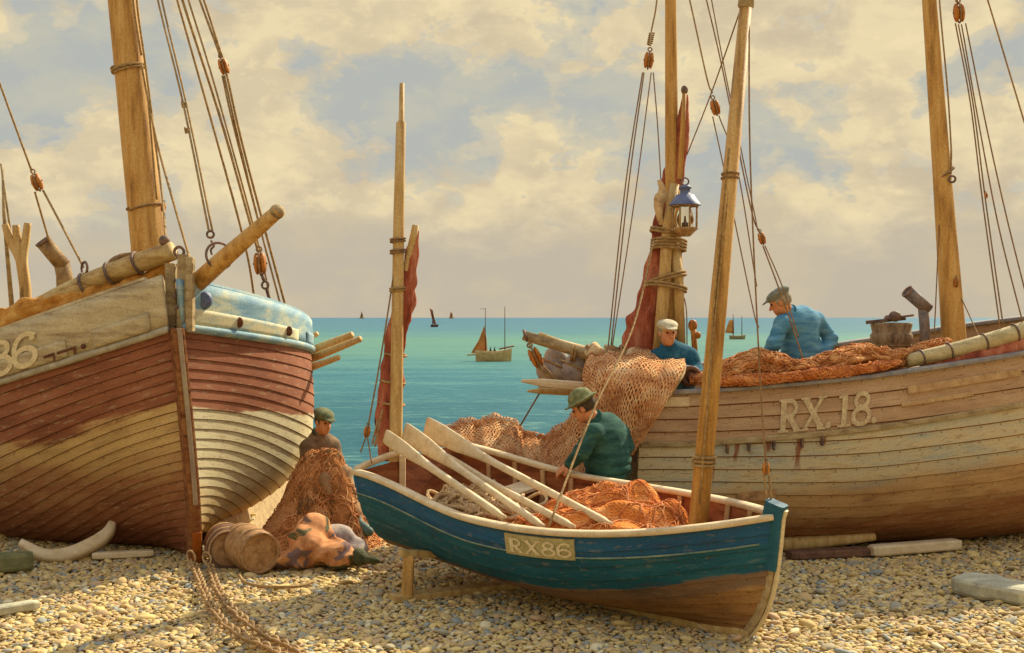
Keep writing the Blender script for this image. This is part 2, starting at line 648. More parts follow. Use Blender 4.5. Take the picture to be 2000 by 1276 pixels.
M['weed'] = mat('dark_weed', [S(52, 56, 34), S(92, 92, 56)], (14, 14, 14), 0.9, 0.5)
M['white_slab'] = mat('bleached_slab', [S(150, 146, 122), S(206, 198, 160)], (3, 8, 8), 0.8, 0.2)
M['glass'] = bpy.data.materials.new('lamp_glass')
M['glass'].use_nodes = True
_b = M['glass'].node_tree.nodes['Principled BSDF']
_b.inputs['Base Color'].default_value = (.9, .86, .7, 1)
_b.inputs['Transmission Weight'].default_value = 1.0
_b.inputs['Roughness'].default_value = 0.12
_b.inputs['IOR'].default_value = 1.1


def net_mat(name, cols, scale=6.0, cord=46.0):
    """tangled netting: colour patches, cords as a crossed fine relief"""
    m = bpy.data.materials.new(name)
    m.use_nodes = True
    t = NT(m.node_tree)
    co = t.new('ShaderNodeTexCoord').outputs['Object']
    n = t.noise(co, scale, 7, 0.62, 0.8)
    k = len(cols)
    col = t.ramp(n, [(0.3+0.4*i/(k-1), c) for i, c in enumerate(cols)])
    hs = None
    for rot in ((.4, .2, .8), (-.5, .3, -.7)):
        wv_ = t.new('ShaderNodeTexWave', wave_type='BANDS', bands_direction='DIAGONAL')
        t.link(t.mapping(co, rot=rot), wv_.inputs['Vector'])
        wv_.inputs['Scale'].default_value = cord*0.35
        wv_.inputs['Distortion'].default_value = 9.0
        wv_.inputs['Detail'].default_value = 3.0
        wv_.inputs['Detail Scale'].default_value = 1.2
        hs = wv_.outputs['Fac'] if hs is None else t.math('MAXIMUM', hs, wv_.outputs['Fac'])
    g = t.noise(co, 90, 3, 0.7)
    cm = t.ramp(t.math('MULTIPLY', hs, t.math('ADD', g, 0.5)), [(0.15, 0.62), (0.75, 1.08)])
    c2 = t.mix(1.0, col, cm, 'MULTIPLY')
    b = t.new('ShaderNodeBsdfPrincipled')
    t.link(c2, b.inputs['Base Color'])
    b.inputs['Roughness'].default_value = 0.95
    b.inputs['Specular IOR Level'].default_value = 0.05
    bn = t.new('ShaderNodeBump')
    bn.inputs['Strength'].default_value = 0.5
    bn.inputs['Distance'].default_value = 0.02
    t.link(t.math('ADD', hs, t.math('ADD', n, g)), bn.inputs['Height'])
    t.link(bn.outputs[0], b.inputs['Normal'])
    o = t.new('ShaderNodeOutputMaterial')
    t.link(b.outputs[0], o.inputs[0])
    return m


M['net'] = net_mat('orange_netting', [S(152, 84, 42), S(212, 144, 80), S(230, 178, 114)])
M['net_red'] = net_mat('rust_netting', [S(176, 92, 38), S(222, 134, 62), S(236, 170, 102)], 5)
M['net_mixed'] = net_mat('orange_green_netting', [S(76, 70, 44), S(150, 96, 50), S(204, 132, 72), S(196, 150, 92)], 7)


def hull_mat(name, layers, stretch=(1.2, 9.0), rough=0.7, chips=.55, mott=.3):
    """paint bands down a planked side; layers: (from girth below the rail in m, waviness, [colours]); UV = (length, girth)"""
    m = bpy.data.materials.new(name)
    m.use_nodes = True
    t = NT(m.node_tree)
    tcn = t.new('ShaderNodeTexCoord')
    uv = tcn.outputs['UV']
    sp = t.new('ShaderNodeSeparateXYZ')
    t.link(uv, sp.inputs[0])
    girth = sp.outputs[1]
    vn = t.mapping(uv, scale=(stretch[0], stretch[1], 1))
    n = t.noise(vn, 1.6, 8, 0.65, 0.4)
    big = t.noise(t.mapping(uv, scale=(0.9, 1.6, 1)), 1.7, 5, 0.6, 0.3)
    fine = t.noise(t.mapping(uv, scale=(18, 40, 1)), 3.0, 4, 0.7)
    col = None
    for (g0, wav, cols, *ex) in layers:
        slope, wid = (list(ex)+[0.0, 0.0])[:2]
        k = len(cols)
        fac = t.math('ADD', t.math('MULTIPLY', n, 0.5), t.math('MULTIPLY', big, 0.5))
        c = t.ramp(fac, [(0.33+0.34*i/max(1, k-1), q) for i, q in enumerate(cols)])
        if col is None:
            col = c
        else:
            gg = t.math('ADD', girth, t.math('MULTIPLY', t.math('SUBTRACT', t.math('ADD', n, big), 1.0), wav))
            if slope:
                gg = t.math('SUBTRACT', gg, t.math('MULTIPLY', sp.outputs[0], slope))
            wid = wid or max(.01, wav*.12)
            col = t.mix(t.smooth(gg, g0-wid, g0+wid), col, c)
    chip = t.noise(t.mapping(uv, scale=(2.2, 7, 1)), 4.0, 6, .62, .2)
    chip2 = t.noise(t.mapping(uv, scale=(1.1, 14, 1)), 5.0, 5, .6)
    col = t.mix(t.math('MULTIPLY', t.smooth(chip, .585, .615), chips), col, S(168, 142, 104))
    col = t.mix(t.math('MULTIPLY', t.smooth(chip2, .40, .36), .45), col, S(84, 58, 38))
    fm = t.ramp(fine, [(0.3, 1-mott), (0.7, 1+mott*.35)])
    col = t.mix(1.0, col, fm, 'MULTIPLY')
    atn = t.new('ShaderNodeAttribute', attribute_name='strake')
    nx = t.math('MULTIPLY', t.math('SUBTRACT', t.math('FRACT', t.math('DIVIDE', sp.outputs[0], .19)), .5), .19)
    ny = t.math('MULTIPLY', t.math('SUBTRACT', atn.outputs['Fac'], .80), .11)
    nd = t.math('SQRT', t.math('ADD', t.math('MULTIPLY', nx, nx), t.math('MULTIPLY', ny, ny)))
    col = t.mix(t.math('MULTIPLY', t.smooth(nd, .009, .005), .6), col, S(70, 46, 32))
    b = t.new('ShaderNodeBsdfPrincipled')
    b.inputs['Roughness'].default_value = rough
    b.inputs['Specular IOR Level'].default_value = 0.2
    bn = t.new('ShaderNodeBump')
    bn.inputs['Strength'].default_value = 0.2
    bn.inputs['Distance'].default_value = 0.01
    t.link(t.math('ADD', n, fine), bn.inputs['Height'])
    t.link(bn.outputs[0], b.inputs['Normal'])
    t.link(col, b.inputs['Base Color'])
    o = t.new('ShaderNodeOutputMaterial')
    t.link(b.outputs[0], o.inputs[0])
    m['_'] = 0
    return m


def mesh_net_mat(name, cols, pitch=.036, cord=.31):
    """open netting: diamond mesh of cord, see-through between"""
    m = bpy.data.materials.new(name)
    m.use_nodes = True
    t = NT(m.node_tree)
    tcn = t.new('ShaderNodeTexCoord')
    co, uv = tcn.outputs['Object'], tcn.outputs['UV']
    wn = t.new('ShaderNodeTexNoise')
    t.link(uv, wn.inputs['Vector'])
    wn.inputs['Scale'].default_value = 5.0
    wn.inputs['Detail'].default_value = 3.0
    wv_ = t.vmath('SCALE', t.vmath('SUBTRACT', wn.outputs['Color'], (.5, .5, .5)))
    wv_.node.inputs['Scale'].default_value = pitch*3.2
    sp = t.new('ShaderNodeSeparateXYZ')
    t.link(t.vmath('ADD', uv, wv_), sp.inputs[0])
    lines = []
    for op in ('ADD', 'SUBTRACT'):
        a = t.math('FRACT', t.math('DIVIDE', t.math(op, t.math('MULTIPLY', sp.outputs[0], 1.0), t.math('MULTIPLY', sp.outputs[1], .62)), pitch))
        lines.append(t.math('ABSOLUTE', t.math('SUBTRACT', a, .5)))
    near = t.math('MINIMUM', lines[0], lines[1])
    big = t.noise(uv, 3.5, 4, .6)
    wd = t.math('MULTIPLY', t.math('ADD', big, .5), cord*.5)
    alpha = t.math('LESS_THAN', near, wd)
    n = t.noise(co, 5.0, 6, .62, .8)
    k = len(cols)
    col = t.ramp(n, [(0.32+0.36*i/(k-1), c) for i, c in enumerate(cols)])
    g = t.noise(co, 80, 3, .7)
    col = t.mix(1.0, col, t.ramp(g, [(.3, .75), (.7, 1.1)]), 'MULTIPLY')
    b = t.new('ShaderNodeBsdfPrincipled')
    t.link(col, b.inputs['Base Color'])
    b.inputs['Roughness'].default_value = .95
    b.inputs['Specular IOR Level'].default_value = .05
    t.link(alpha, b.inputs['Alpha'])
    o = t.new('ShaderNodeOutputMaterial')
    t.link(b.outputs[0], o.inputs[0])
    return m


M['mesh'] = mesh_net_mat('open_orange_netting', [S(168, 104, 62), S(222, 162, 104), S(236, 196, 140)])
M['mesh_mixed'] = mesh_net_mat('open_mixed_netting', [S(92, 88, 56), S(170, 108, 58), S(216, 148, 88), S(222, 176, 118)], .034, .30)
M['cord'] = mat('net_cord', [S(140, 78, 40), S(206, 140, 82), S(224, 176, 120)], (9, 9, 9), .95, 0)
M['cord_red'] = mat('rust_net_cord', [S(160, 84, 42), S(212, 130, 70), S(228, 168, 110)], (9, 9, 9), .95, 0)


def grid_mesh(name, Gd, mt, parent=None, base=None, wrap=False):
    """rows of points to a mesh with UVs in metres"""
    m, n = len(Gd), len(Gd[0])
    V = [p for r in Gd for p in r]
    du = [0.0]
    dv = [0.0]
    mi, mj = m//2, n//2
    for j in range(1, n):
        du.append(du[-1]+(Vector(Gd[mi][j])-Vector(Gd[mi][j-1])).length)
    for i in range(1, m):
        dv.append(dv[-1]+(Vector(Gd[i][mj])-Vector(Gd[i-1][mj])).length)
    UV = [(du[j], dv[i]) for i in range(m) for j in range(n)]
    Fc = [(i*n+j, i*n+(j+1) % n, (i+1)*n+(j+1) % n, (i+1)*n+j) for i in range(m-1) for j in range(n if wrap else n-1)]
    return mobj(name, V, Fc, mt, parent, uv=UV, base=base)


def strands(Gd, count, parent, mt, seed=0, r=.0055, lift=.012, length=30, wrap=False, name='loose_cords', bias=.5):
    """loose cords wandering over a grid surface, gathered in one part"""
    rnd = random.Random(seed)
    m, n = len(Gd), len(Gd[0])
    mb = MB()
    def at(i, j):
        i = min(max(i, 0), m-1.001)
        j = j % n if wrap else min(max(j, 0), n-1.001)
        i0, j0 = int(i), int(j)
        j1 = (j0+1) % n
        a, b = i-i0, j-j0
        return (Vector(Gd[i0][j0])*(1-a)*(1-b)+Vector(Gd[i0+1][j0])*a*(1-b)+Vector(Gd[i0][j1])*(1-a)*b+Vector(Gd[i0+1][j1])*a*b)
    for _ in range(count):
        i, j = rnd.uniform(1, m-2), rnd.uniform(1, n-2)
        ang = rnd.gauss(0, .5) if rnd.random() < bias else rnd.uniform(0, 6.28)
        if rnd.random() < .5:
            ang += math.pi
        pts = []
        for k in range(rnd.randint(length//2, length)):
            e1 = at(i+.6, j)-at(i-.6, j)
            e2 = at(i, j+.6)-at(i, j-.6)
            nn = e1.cross(e2)
            if nn.length > 1e-9:
                nn.normalize()
                if nn.dot(Vector((0, -.6, 1))) < 0 and not wrap:
                    nn.negate()
            pts.append(at(i, j)+nn*lift*rnd.uniform(.3, 1.3)*(-1 if wrap else 1))
            ang += rnd.gauss(0, .32)
            s1, s2 = max(e1.length, 1e-3)/1.2, max(e2.length, 1e-3)/1.2
            i += math.cos(ang)*.028/s1
            j += math.sin(ang)*.028/s2
            if not (1 < i < m-2) or (not wrap and not (1 < j < n-2)):
                break
        if len(pts) > 4:
            mb.tube(pts, r, 5)
    return mb.build(name, mt, parent)


# ------------------------------------------------------------------ the beach and the sea
def build_ground():
    xs = np.concatenate([np.linspace(-60, -9, 18), np.linspace(-8.5, 8.5, 120), np.linspace(9, 60, 18)])
    ys = np.concatenate([np.linspace(-20, 5.5, 10), np.linspace(6, 34, 170)])
    Xg, Yg = np.meshgrid(xs, ys, indexing='ij')
    Z = ground_z(Xg, Yg)
    for i in range(len(xs)):
        for j in range(len(ys)):
            Z[i, j] += 0.02*mnoise.noise(Vector((xs[i]*.9, ys[j]*.9, 0)))-0.02
    v = np.stack([Xg, Yg, Z], -1).reshape(-1, 3)
    ny = len(ys)
    f = [(i*ny+j, (i+1)*ny+j, (i+1)*ny+j+1, i*ny+j+1) for i in range(len(xs)-1) for j in range(ny-1)]
    m = mat('coarse_sand', [S(128, 106, 74), S(168, 142, 98), S(188, 162, 116)], (9, 9, 9), 0.95, 0.6, fine=40)
    o = mobj('beach', v, f, m, base=(0, 0, 0))
    o['kind'] = 'structure'


def ico(level=1):
    t = (1+5**.5)/2
    v = [(-1, t, 0), (1, t, 0), (-1, -t, 0), (1, -t, 0), (0, -1, t), (0, 1, t), (0, -1, -t), (0, 1, -t), (t, 0, -1), (t, 0, 1), (-t, 0, -1), (-t, 0, 1)]
    v = [np.array(a)/np.linalg.norm(a) for a in v]
    f = [(0, 11, 5), (0, 5, 1), (0, 1, 7), (0, 7, 10), (0, 10, 11), (1, 5, 9), (5, 11, 4), (11, 10, 2), (10, 7, 6), (7, 1, 8),
         (3, 9, 4), (3, 4, 2), (3, 2, 6), (3, 6, 8), (3, 8, 9), (4, 9, 5), (2, 4, 11), (6, 2, 10), (8, 6, 7), (9, 8, 1)]
    for _ in range(level):
        cache, nf = {}, []
        def mid(a, b):
            k = (min(a, b), max(a, b))
            if k not in cache:
                q = v[a]+v[b]
                v.append(q/np.linalg.norm(q))
                cache[k] = len(v)-1
            return cache[k]
        for a, b, c in f:
            ab, bc, ca = mid(a, b), mid(b, c), mid(c, a)
            nf += [(a, ab, ca), (b, bc, ab), (c, ca, bc), (ab, bc, ca)]
        f = nf
    return np.array(v), np.array(f)


def build_shingle():
    rng = np.random.default_rng(5)
    pts = []
    def layer(sp, rlo, rhi, y0, y1, keep=1.0, lift=0.0):
        ys = np.arange(y0, y1, sp)
        for y in ys:
            hw = 0.43*y+0.9
            xs = np.arange(-hw, hw, sp)
            x = xs+rng.uniform(-.45, .45, len(xs))*sp
            yy = y+rng.uniform(-.45, .45, len(xs))*sp
            k = rng.random(len(xs)) < keep
            r = rlo+(rhi-rlo)*rng.random(len(xs))**1.6
            pts.append(np.stack([x, yy, r, np.full(len(xs), lift)], 1)[k])
    layer(0.043, .017, .032, 6.7, 13.4)
    layer(0.07, .012, .022, 7.2, 9.8, .8, .008)
    layer(0.15, .034, .056, 7.2, 13.2, .42, .008)
    layer(0.12, .04, .07, 13.4, 20.0, .9)
    p = np.concatenate(pts)
    n = len(p)
    bv, bf = ico(1)
    nv = len(bv)
    lump = 1+0.16*np.stack([rng.normal(size=(n, 3)) @ bv.T for _ in range(1)])[0]
    lump = np.clip(lump, .72, 1.3)
    rx = p[:, 2]*rng.uniform(.9, 1.45, n)
    ry = p[:, 2]*rng.uniform(.7, 1.0, n)
    rz = p[:, 2]*rng.uniform(.34, .56, n)
    a = rng.uniform(0, 2*np.pi, n)
    tx, ty = rng.normal(0, .22, n), rng.normal(0, .22, n)
    V = bv[None]*lump[..., None]*np.stack([rx, ry, rz], 1)[:, None]
    x = V[..., 0]*np.cos(a)[:, None]-V[..., 1]*np.sin(a)[:, None]
    y = V[..., 0]*np.sin(a)[:, None]+V[..., 1]*np.cos(a)[:, None]
    z = V[..., 2]+x*tx[:, None]+y*ty[:, None]
    z0 = ground_z(p[:, 0], p[:, 1])+rz*rng.uniform(-.1, .55, n)+p[:, 3]
    W = np.stack([x+p[:, 0:1], y+p[:, 1:2], z+z0[:, None]], -1).reshape(-1, 3)
    FF = (bf[None]+(np.arange(n)*nv)[:, None, None]).reshape(-1, 3)
    me = bpy.data.meshes.new('shingle')
    me.vertices.add(len(W))
    me.vertices.foreach_set('co', W.astype(np.float32).ravel())
    me.loops.add(FF.size)
    me.loops.foreach_set('vertex_index', FF.astype(np.int32).ravel())
    me.polygons.add(len(FF))
    me.polygons.foreach_set('loop_start', np.arange(0, FF.size, 3, dtype=np.int32))
    me.polygons.foreach_set('use_smooth', np.ones(len(FF), dtype=bool))
    me.update(calc_edges=True)
    m = bpy.data.materials.new('pebbles')
    m.use_nodes = True
    t = NT(m.node_tree)
    rnd = t.new('ShaderNodeNewGeometry').outputs['Random Per Island']
    col = t.ramp(rnd, [(0.0, S(204, 174, 108)), (.14, S(218, 190, 120)), (.26, S(188, 158, 102)), (.40, S(210, 184, 122)), (.52, S(168, 152, 116)),
                       (.62, S(204, 172, 114)), (.72, S(164, 156, 130)), (.80, S(196, 162, 118)), (.91, S(146, 148, 136)), (.96, S(220, 204, 158))], 'CONSTANT')
    co = t.new('ShaderNodeTexCoord').outputs['Object']
    g = t.noise(co, 60, 4, .65)
    col = t.mix(1.0, col, t.ramp(g, [(.3, .78), (.7, 1.08)]), 'MULTIPLY')
    b = t.new('ShaderNodeBsdfPrincipled')
    t.link(col, b.inputs['Base Color'])
    b.inputs['Roughness'].default_value = .8
    b.inputs['Specular IOR Level'].default_value = .2
    o_ = t.new('ShaderNodeOutputMaterial')
    t.link(b.outputs[0], o_.inputs[0])
    me.materials.append(m)
    o = bpy.data.objects.new('shingle', me)
    C.objects.link(o)
    tag(o, 'cream and grey rounded pebbles covering the beach', 'pebbles', kind='stuff')


def build_sea():
    m = bpy.data.materials.new('sea_water')
    m.use_nodes = True
    t = NT(m.node_tree)
    co = t.new('ShaderNodeTexCoord').outputs['Object']
    sp = t.new('ShaderNodeSeparateXYZ')
    t.link(co, sp.inputs[0])
    # shallow bank of green water some way out: colour by log distance from the shore, with a wavering edge
    ly = t.math('LOGARITHM', sp.outputs[1], 10.0)
    wav = t.noise(t.mapping(co, scale=(.012, .02, 1)), 1.0, 5, .6)
    ly = t.math('ADD', ly, t.math('MULTIPLY', t.math('SUBTRACT', wav, .5), .34))
    fac = t.math('DIVIDE', t.math('SUBTRACT', ly, 1.4), 2.4)
    col = t.ramp(fac, [(.0, S(16, 76, 86)), (.20, S(30, 94, 102)), (.27, S(48, 110, 114)), (.34, S(74, 124, 112)), (.44, S(86, 132, 112)),
                       (.52, S(62, 114, 120)), (.70, S(56, 106, 122)), (1.0, S(54, 104, 124))])
    rip = t.noise(t.mapping(co, scale=(.45, 1.6, 1)), 1.0, 6, .6, .4)
    rip2 = t.noise(t.mapping(co, scale=(.035, .16, 1)), 1.0, 7, .6, .4)
    rip3 = t.noise(t.mapping(co, scale=(1.3, 4.5, 1)), 1.0, 4, .6, .5)
    dk = t.math('ADD', t.math('MULTIPLY', rip, .38), t.math('ADD', t.math('MULTIPLY', rip2, .30), t.math('MULTIPLY', rip3, .32)))
    col = t.mix(t.smooth(dk, .47, .38), col, S(12, 70, 84))
    col = t.mix(t.math('MULTIPLY', t.smooth(dk, .52, .60), .6), col, S(112, 152, 132))
    b = t.new('ShaderNodeBsdfPrincipled')
    t.link(col, b.inputs['Base Color'])
    b.inputs['Roughness'].default_value = .45
    b.inputs['Specular IOR Level'].default_value = .06
    bn = t.new('ShaderNodeBump')
    bn.inputs['Strength'].default_value = .6
    bn.inputs['Distance'].default_value = .25
    t.link(t.math('ADD', t.math('ADD', rip, rip2), t.math('MULTIPLY', rip3, .5)), bn.inputs['Height'])
    t.link(bn.outputs[0], b.inputs['Normal'])
    o_ = t.new('ShaderNodeOutputMaterial')
    t.link(b.outputs[0], o_.inputs[0])
    v = [(-9000, 10, SEA), (9000, 10, SEA), (9000, 16000, SEA), (-9000, 16000, SEA)]
    o = mobj('sea', v, [(0, 1, 2, 3)], m, base=(0, 0, SEA), smooth=False)
    o['kind'] = 'structure'


build_ground()
build_shingle()
build_sea()


# ------------------------------------------------------------------ planked hulls
class Hull:
    """clinker hull; local x forwards (bow at 0), y to port, z up"""
    def __init__(s, L, B, zt, zk, n, stem, stern, T, NU=56, NS=14, pw=1.5):
        s.L, s.T, s.NS = L, T, NS
        q = np.linspace(0, 1, NU)
        s.u = 1-(1-q)**pw
        NV = NS*2
        s.grid = np.zeros((NU, NV+1, 3))
        th = np.linspace(0, np.pi/2, 120)
        for i, u in enumerate(s.u):
            a = (1-u)*L
            nn = n(a)
            y = B(a)*np.sin(th)**(2/nn)
            t = 1-np.cos(th)**(2/nn)
            z = zk(a)+(zt(a)-zk(a))*t
            x = (stern(t)-L)*(1-u)+stem(t)*u
            pts = np.stack([x, y, z], 1)
            d = np.concatenate([[0], np.cumsum(np.linalg.norm(np.diff(pts, axis=0), axis=1))])
            g = np.linspace(0, d[-1], NV+1)
            s.grid[i] = np.stack([np.interp(g, d, pts[:, k]) for k in range(3)], 1)
        g = s.grid
        du = np.gradient(g, axis=0)
        dv = np.gradient(g, axis=1)
        nr = np.cross(dv, du)
        nr /= np.linalg.norm(nr, axis=2, keepdims=True)+1e-9
        s.nrm = np.where(nr[..., 1:2] < 0, -nr, nr)
        seg = np.linalg.norm(np.diff(g, axis=1), axis=2)
        s.below = np.concatenate([np.cumsum(seg[:, ::-1], axis=1)[:, ::-1], np.zeros((NU, 1))], 1)   # girth below the sheer
        s.along = -g[..., 0]

    def w(s, p):
        return s.T @ Vector(p)

    def flip(s, a, side):
        a = np.array(a, dtype=float)
        if side < 0:
            a = a.copy()
            a[..., 1] *= -1
        return a

    def at(s, a, below, side, off=0.0):
        """world point a metres aft of the bow, `below` metres of girth under the sheer"""
        u = 1-a/s.L
        i = np.interp(u, s.u, np.arange(len(s.u)))
        i0 = int(min(i, len(s.u)-2))
        fr = i-i0
        def row(A):
            return A[i0]*(1-fr)+A[i0+1]*fr
        g, nr, bl = row(s.grid), row(s.nrm), row(s.below)
        p = np.array([np.interp(-below, -bl, g[:, k]) for k in range(3)])
        q = np.array([np.interp(-below, -bl, nr[:, k]) for k in range(3)])
        q /= np.linalg.norm(q)
        return s.w(s.flip(p+q*off, side))

    def planks(s, name, mats, parent, side, t=0.014, dark_line=.011):
        g, nr = s.grid, s.nrm
        NU = len(s.u)
        V, UV, Fc, mi, sm, SV = [], [], [], [], [], []
        def row(j, off):
            k = len(V)
            for i in range(NU):
                SV.append(.5 if j % 2 else (0.0 if off > .008 else 1.0))
                V.append(s.w(s.flip(g[i, j]+nr[i, j]*off, side)))
                UV.append((s.along[i, j], s.below[i, j]))
            return k
        def strip(a, b, m_, smo):
            for i in range(NU-1):
                q = (a+i, a+i+1, b+i+1, b+i)
                Fc.append(q if side < 0 else q[::-1])
                mi.append(m_)
                sm.append(smo)
        def rowf(j0, fr, off):
            """row a varying fraction of the way from grid row j0 to j0 + 1"""
            k = len(V)
            for i in range(NU):
                SV.append(.5+.5*fr[i])
                f = fr[i]
                V.append(s.w(s.flip(g[i, j0]*(1-f)+g[i, j0+1]*f+nr[i, j0]*off, side)))
                UV.append((s.along[i, j0], s.below[i, j0]*(1-f)+s.below[i, j0+1]*f))
            return k
        for k in range(s.NS):
            h2 = np.linalg.norm(g[:, 2*k+2]-g[:, 2*k+1], axis=1)
            fr = np.clip(1-dark_line/np.maximum(h2, 1e-4), .45, .98)
            r0, r1, r2 = row(2*k, t), row(2*k+1, t*.6), rowf(2*k+1, fr, t*.15)
            strip(r0, r1, 0, True)
            strip(r1, r2, 0, True)
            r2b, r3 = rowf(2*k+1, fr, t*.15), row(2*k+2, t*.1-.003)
            strip(r2b, r3, 1 if k < s.NS-1 else 0, False)  # strip below the lap, coloured dark in place of the lap's shadow
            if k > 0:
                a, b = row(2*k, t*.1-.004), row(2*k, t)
                strip(a, b, 1, False)  # lap underside takes the same painted shade
        o = mobj(name, V, Fc, mats, parent, smooth=sm, mi=mi, uv=UV)
        at_ = o.data.attributes.new('strake', 'FLOAT', 'POINT')
        if len(at_.data) == len(SV):
            at_.data.foreach_set('value', np.array(SV, dtype=np.float32))
        return o

    def line(s, j, side, off=0, dz=0.0, lo=0, hi=None):
        return [s.w(s.flip(s.grid[i, j]+s.nrm[i, j]*off+np.array([0, 0, dz]), side)) for i in range(lo, hi or len(s.u))]

    def transom(s, name, mt, parent, thick=.04):
        pts = [s.w(p) for p in s.grid[0]]
        pts2 = [s.w(s.flip(p, -1)) for p in s.grid[0][::-1]]
        ring = pts+pts2
        fw = (s.T.to_3x3() @ Vector((1, 0, 0)))*thick
        n = len(ring)
        V = [p-fw*.1 for p in ring]+[p+fw for p in ring]
        Fc = [tuple(range(n)), tuple(range(2*n-1, n-1, -1))]+[(i, i+n, (i+1) % n+n, (i+1) % n) for i in range(n)]
        return mobj(name, V, Fc, mt, parent, smooth=False)

    def wall(s, name, mt, parent, side, h, off=0.0, base=0.0, thick=.05, lean=0.0, a0=0, a1=None):
        """bulwark standing on the sheer line"""
        V, UV, Fc = [], [], []
        idx = [i for i in range(len(s.u)) if (1-s.u[i])*s.L >= a0 and (a1 is None or (1-s.u[i])*s.L <= a1)]
        K_ = 5
        for i in idx:
            p = s.grid[i, -1]+np.array([s.nrm[i, -1][0], s.nrm[i, -1][1], 0])*off
            nn = np.array([s.nrm[i, -1][0], s.nrm[i, -1][1], 0])
            hh = h((1-s.u[i])*s.L)
            for k in range(K_):
                f = k/(K_-1)
                V.append(s.w(s.flip(p+np.array([0, 0, base+(hh-base)*f])+nn*lean*f, side)))
                UV.append((s.along[i, -1], f))
        for a in range(len(idx)-1):
            for k in range(K_-1):
                q = (a*K_+k, (a+1)*K_+k, (a+1)*K_+k+1, a*K_+k+1)
                Fc.append(q if side < 0 else q[::-1])
        return mobj(name, V, Fc, mt, parent, smooth=True, uv=UV, solid=thick)

    def sheet(s, name, mt, parent, dz, inset=0.03):
        """deck following the sheer"""
        V, Fc = [], []
        NU = len(s.u)
        for i in range(NU):
            p = s.grid[i, -1]+np.array([0, 0, dz])
            yy = max(p[1]-inset, .005)
            for k in range(7):
                f = -1+2*k/6
                V.append(s.w((p[0], yy*f, p[2]+.05*(1-f*f))))
        for i in range(NU-1):
            for k in range(6):
                Fc.append((i*7+k, (i+1)*7+k, (i+1)*7+k+1, i*7+k+1)[::-1])
        return mobj(name, V, Fc, mt, parent)


def ship_matrix(loc, fwd_deg, heel, pitch=0.0):
    """fwd_deg: heading of the bow counted from +X; heel > 0 leans to starboard"""
    return Matrix.Translation(loc) @ Matrix.Rotation(R(fwd_deg), 4, 'Z') @ Matrix.Rotation(R(-pitch), 4, 'Y') @ Matrix.Rotation(R(heel), 4, 'X')


def glyphs(text, mapf, height, mt, parent, name='letter', adv=0.82, sub=6):
    """serif capitals and figures laid on a surface; mapf(x, y, lift) -> world point, x and y in metres"""
    def arc(cx, cy, rx, ry, a0, a1, n=18):
        return [(cx+rx*math.cos(R(a0+(a1-a0)*i/n)), cy+ry*math.sin(R(a0+(a1-a0)*i/n))) for i in range(n+1)]
    def seg(a, b):
        return [(a[0]+(b[0]-a[0])*i/5, a[1]+(b[1]-a[1])*i/5) for i in range(6)]
    GL = {'R': [(seg((.22, 0), (.22, 1)), .2), ([(.2, .94)]+arc(.42, .71, .26, .23, 90, -90)+[(.2, .48)], .13), (seg((.42, .47), (.76, .02)), .19),
                (seg((.04, .035), (.42, .035)), .07), (seg((.04, .965), (.3, .965)), .07), (seg((.62, .035), (.95, .035)), .07)],
          'X': [(seg((.16, .97), (.78, .03)), .2), (seg((.78, .97), (.16, .03)), .12), (seg((0, .035), (.32, .035)), .07), (seg((.62, .035), (.95, .035)), .07),
                (seg((0, .965), (.34, .965)), .07), (seg((.62, .965), (.93, .965)), .07)],
          '1': [(seg((.42, 0), (.42, 1)), .2), (seg((.2, .88), (.42, .97)), .08), (seg((.18, .035), (.68, .035)), .07)],
          '8': [(arc(.45, .745, .23, .2, 0, 360, 26), .14), (arc(.45, .275, .3, .24, 0, 360, 26), .15)],
          '6': [(arc(.46, .3, .29, .25, 0, 360, 26), .15), ([(.17, .34)]+arc(.52, .5, .36, .45, 180, 50, 14), .14), (arc(.68, .8, .035, .035, 0, 360, 10), .08)],
          '.': [(arc(.2, .1, .05, .05, 0, 360, 12), .1)]}
    WD = {'R': .98, 'X': .98, '1': .7, '8': .86, '6': .86, '.': .4}
    x0 = 0.0
    for ch in text:
        mb = MB()
        for si, (pts, wd) in enumerate(GL.get(ch, [])):
            V = []
            n = len(pts)
            for i, p in enumerate(pts):
                a, b = pts[max(i-1, 0)], pts[min(i+1, n-1)]
                if math.hypot(pts[0][0]-pts[-1][0], pts[0][1]-pts[-1][1]) < 1e-6 and i in (0, n-1):
                    a, b = pts[n-2], pts[1]
                tx, ty = b[0]-a[0], b[1]-a[1]
                l = math.hypot(tx, ty) or 1
                nx, ny = -ty/l*wd/2, tx/l*wd/2
                for sg in (-1, 0, 1):
                    V.append(mapf((x0+(p[0]+nx*sg))*height, (p[1]+ny*sg)*height, .006+.0008*si))
            Fc = []
            for i in range(n-1):
                for k in range(2):
                    Fc.append((i*3+k, (i+1)*3+k, (i+1)*3+k+1, i*3+k+1))
            mb.add(V, Fc, False)
        if mb.v:
            mb.build(name, mt, parent)
        x0 += WD.get(ch, .6)*adv


# ---- rope work
ROPE_R = .0125


def rope(parent, pts, r=ROPE_R, mt='rope', name='rope', sag=0.0):
    sp = spline(pts, 8) if len(pts) > 2 else [Vector(pts[0]).lerp(Vector(pts[1]), i/8)-Vector((0, 0, sag*math.sin(math.pi*i/8))) for i in range(9)]
    mb = MB().tube(sp, r, 7)
    return mb.build(name, M[mt], parent)


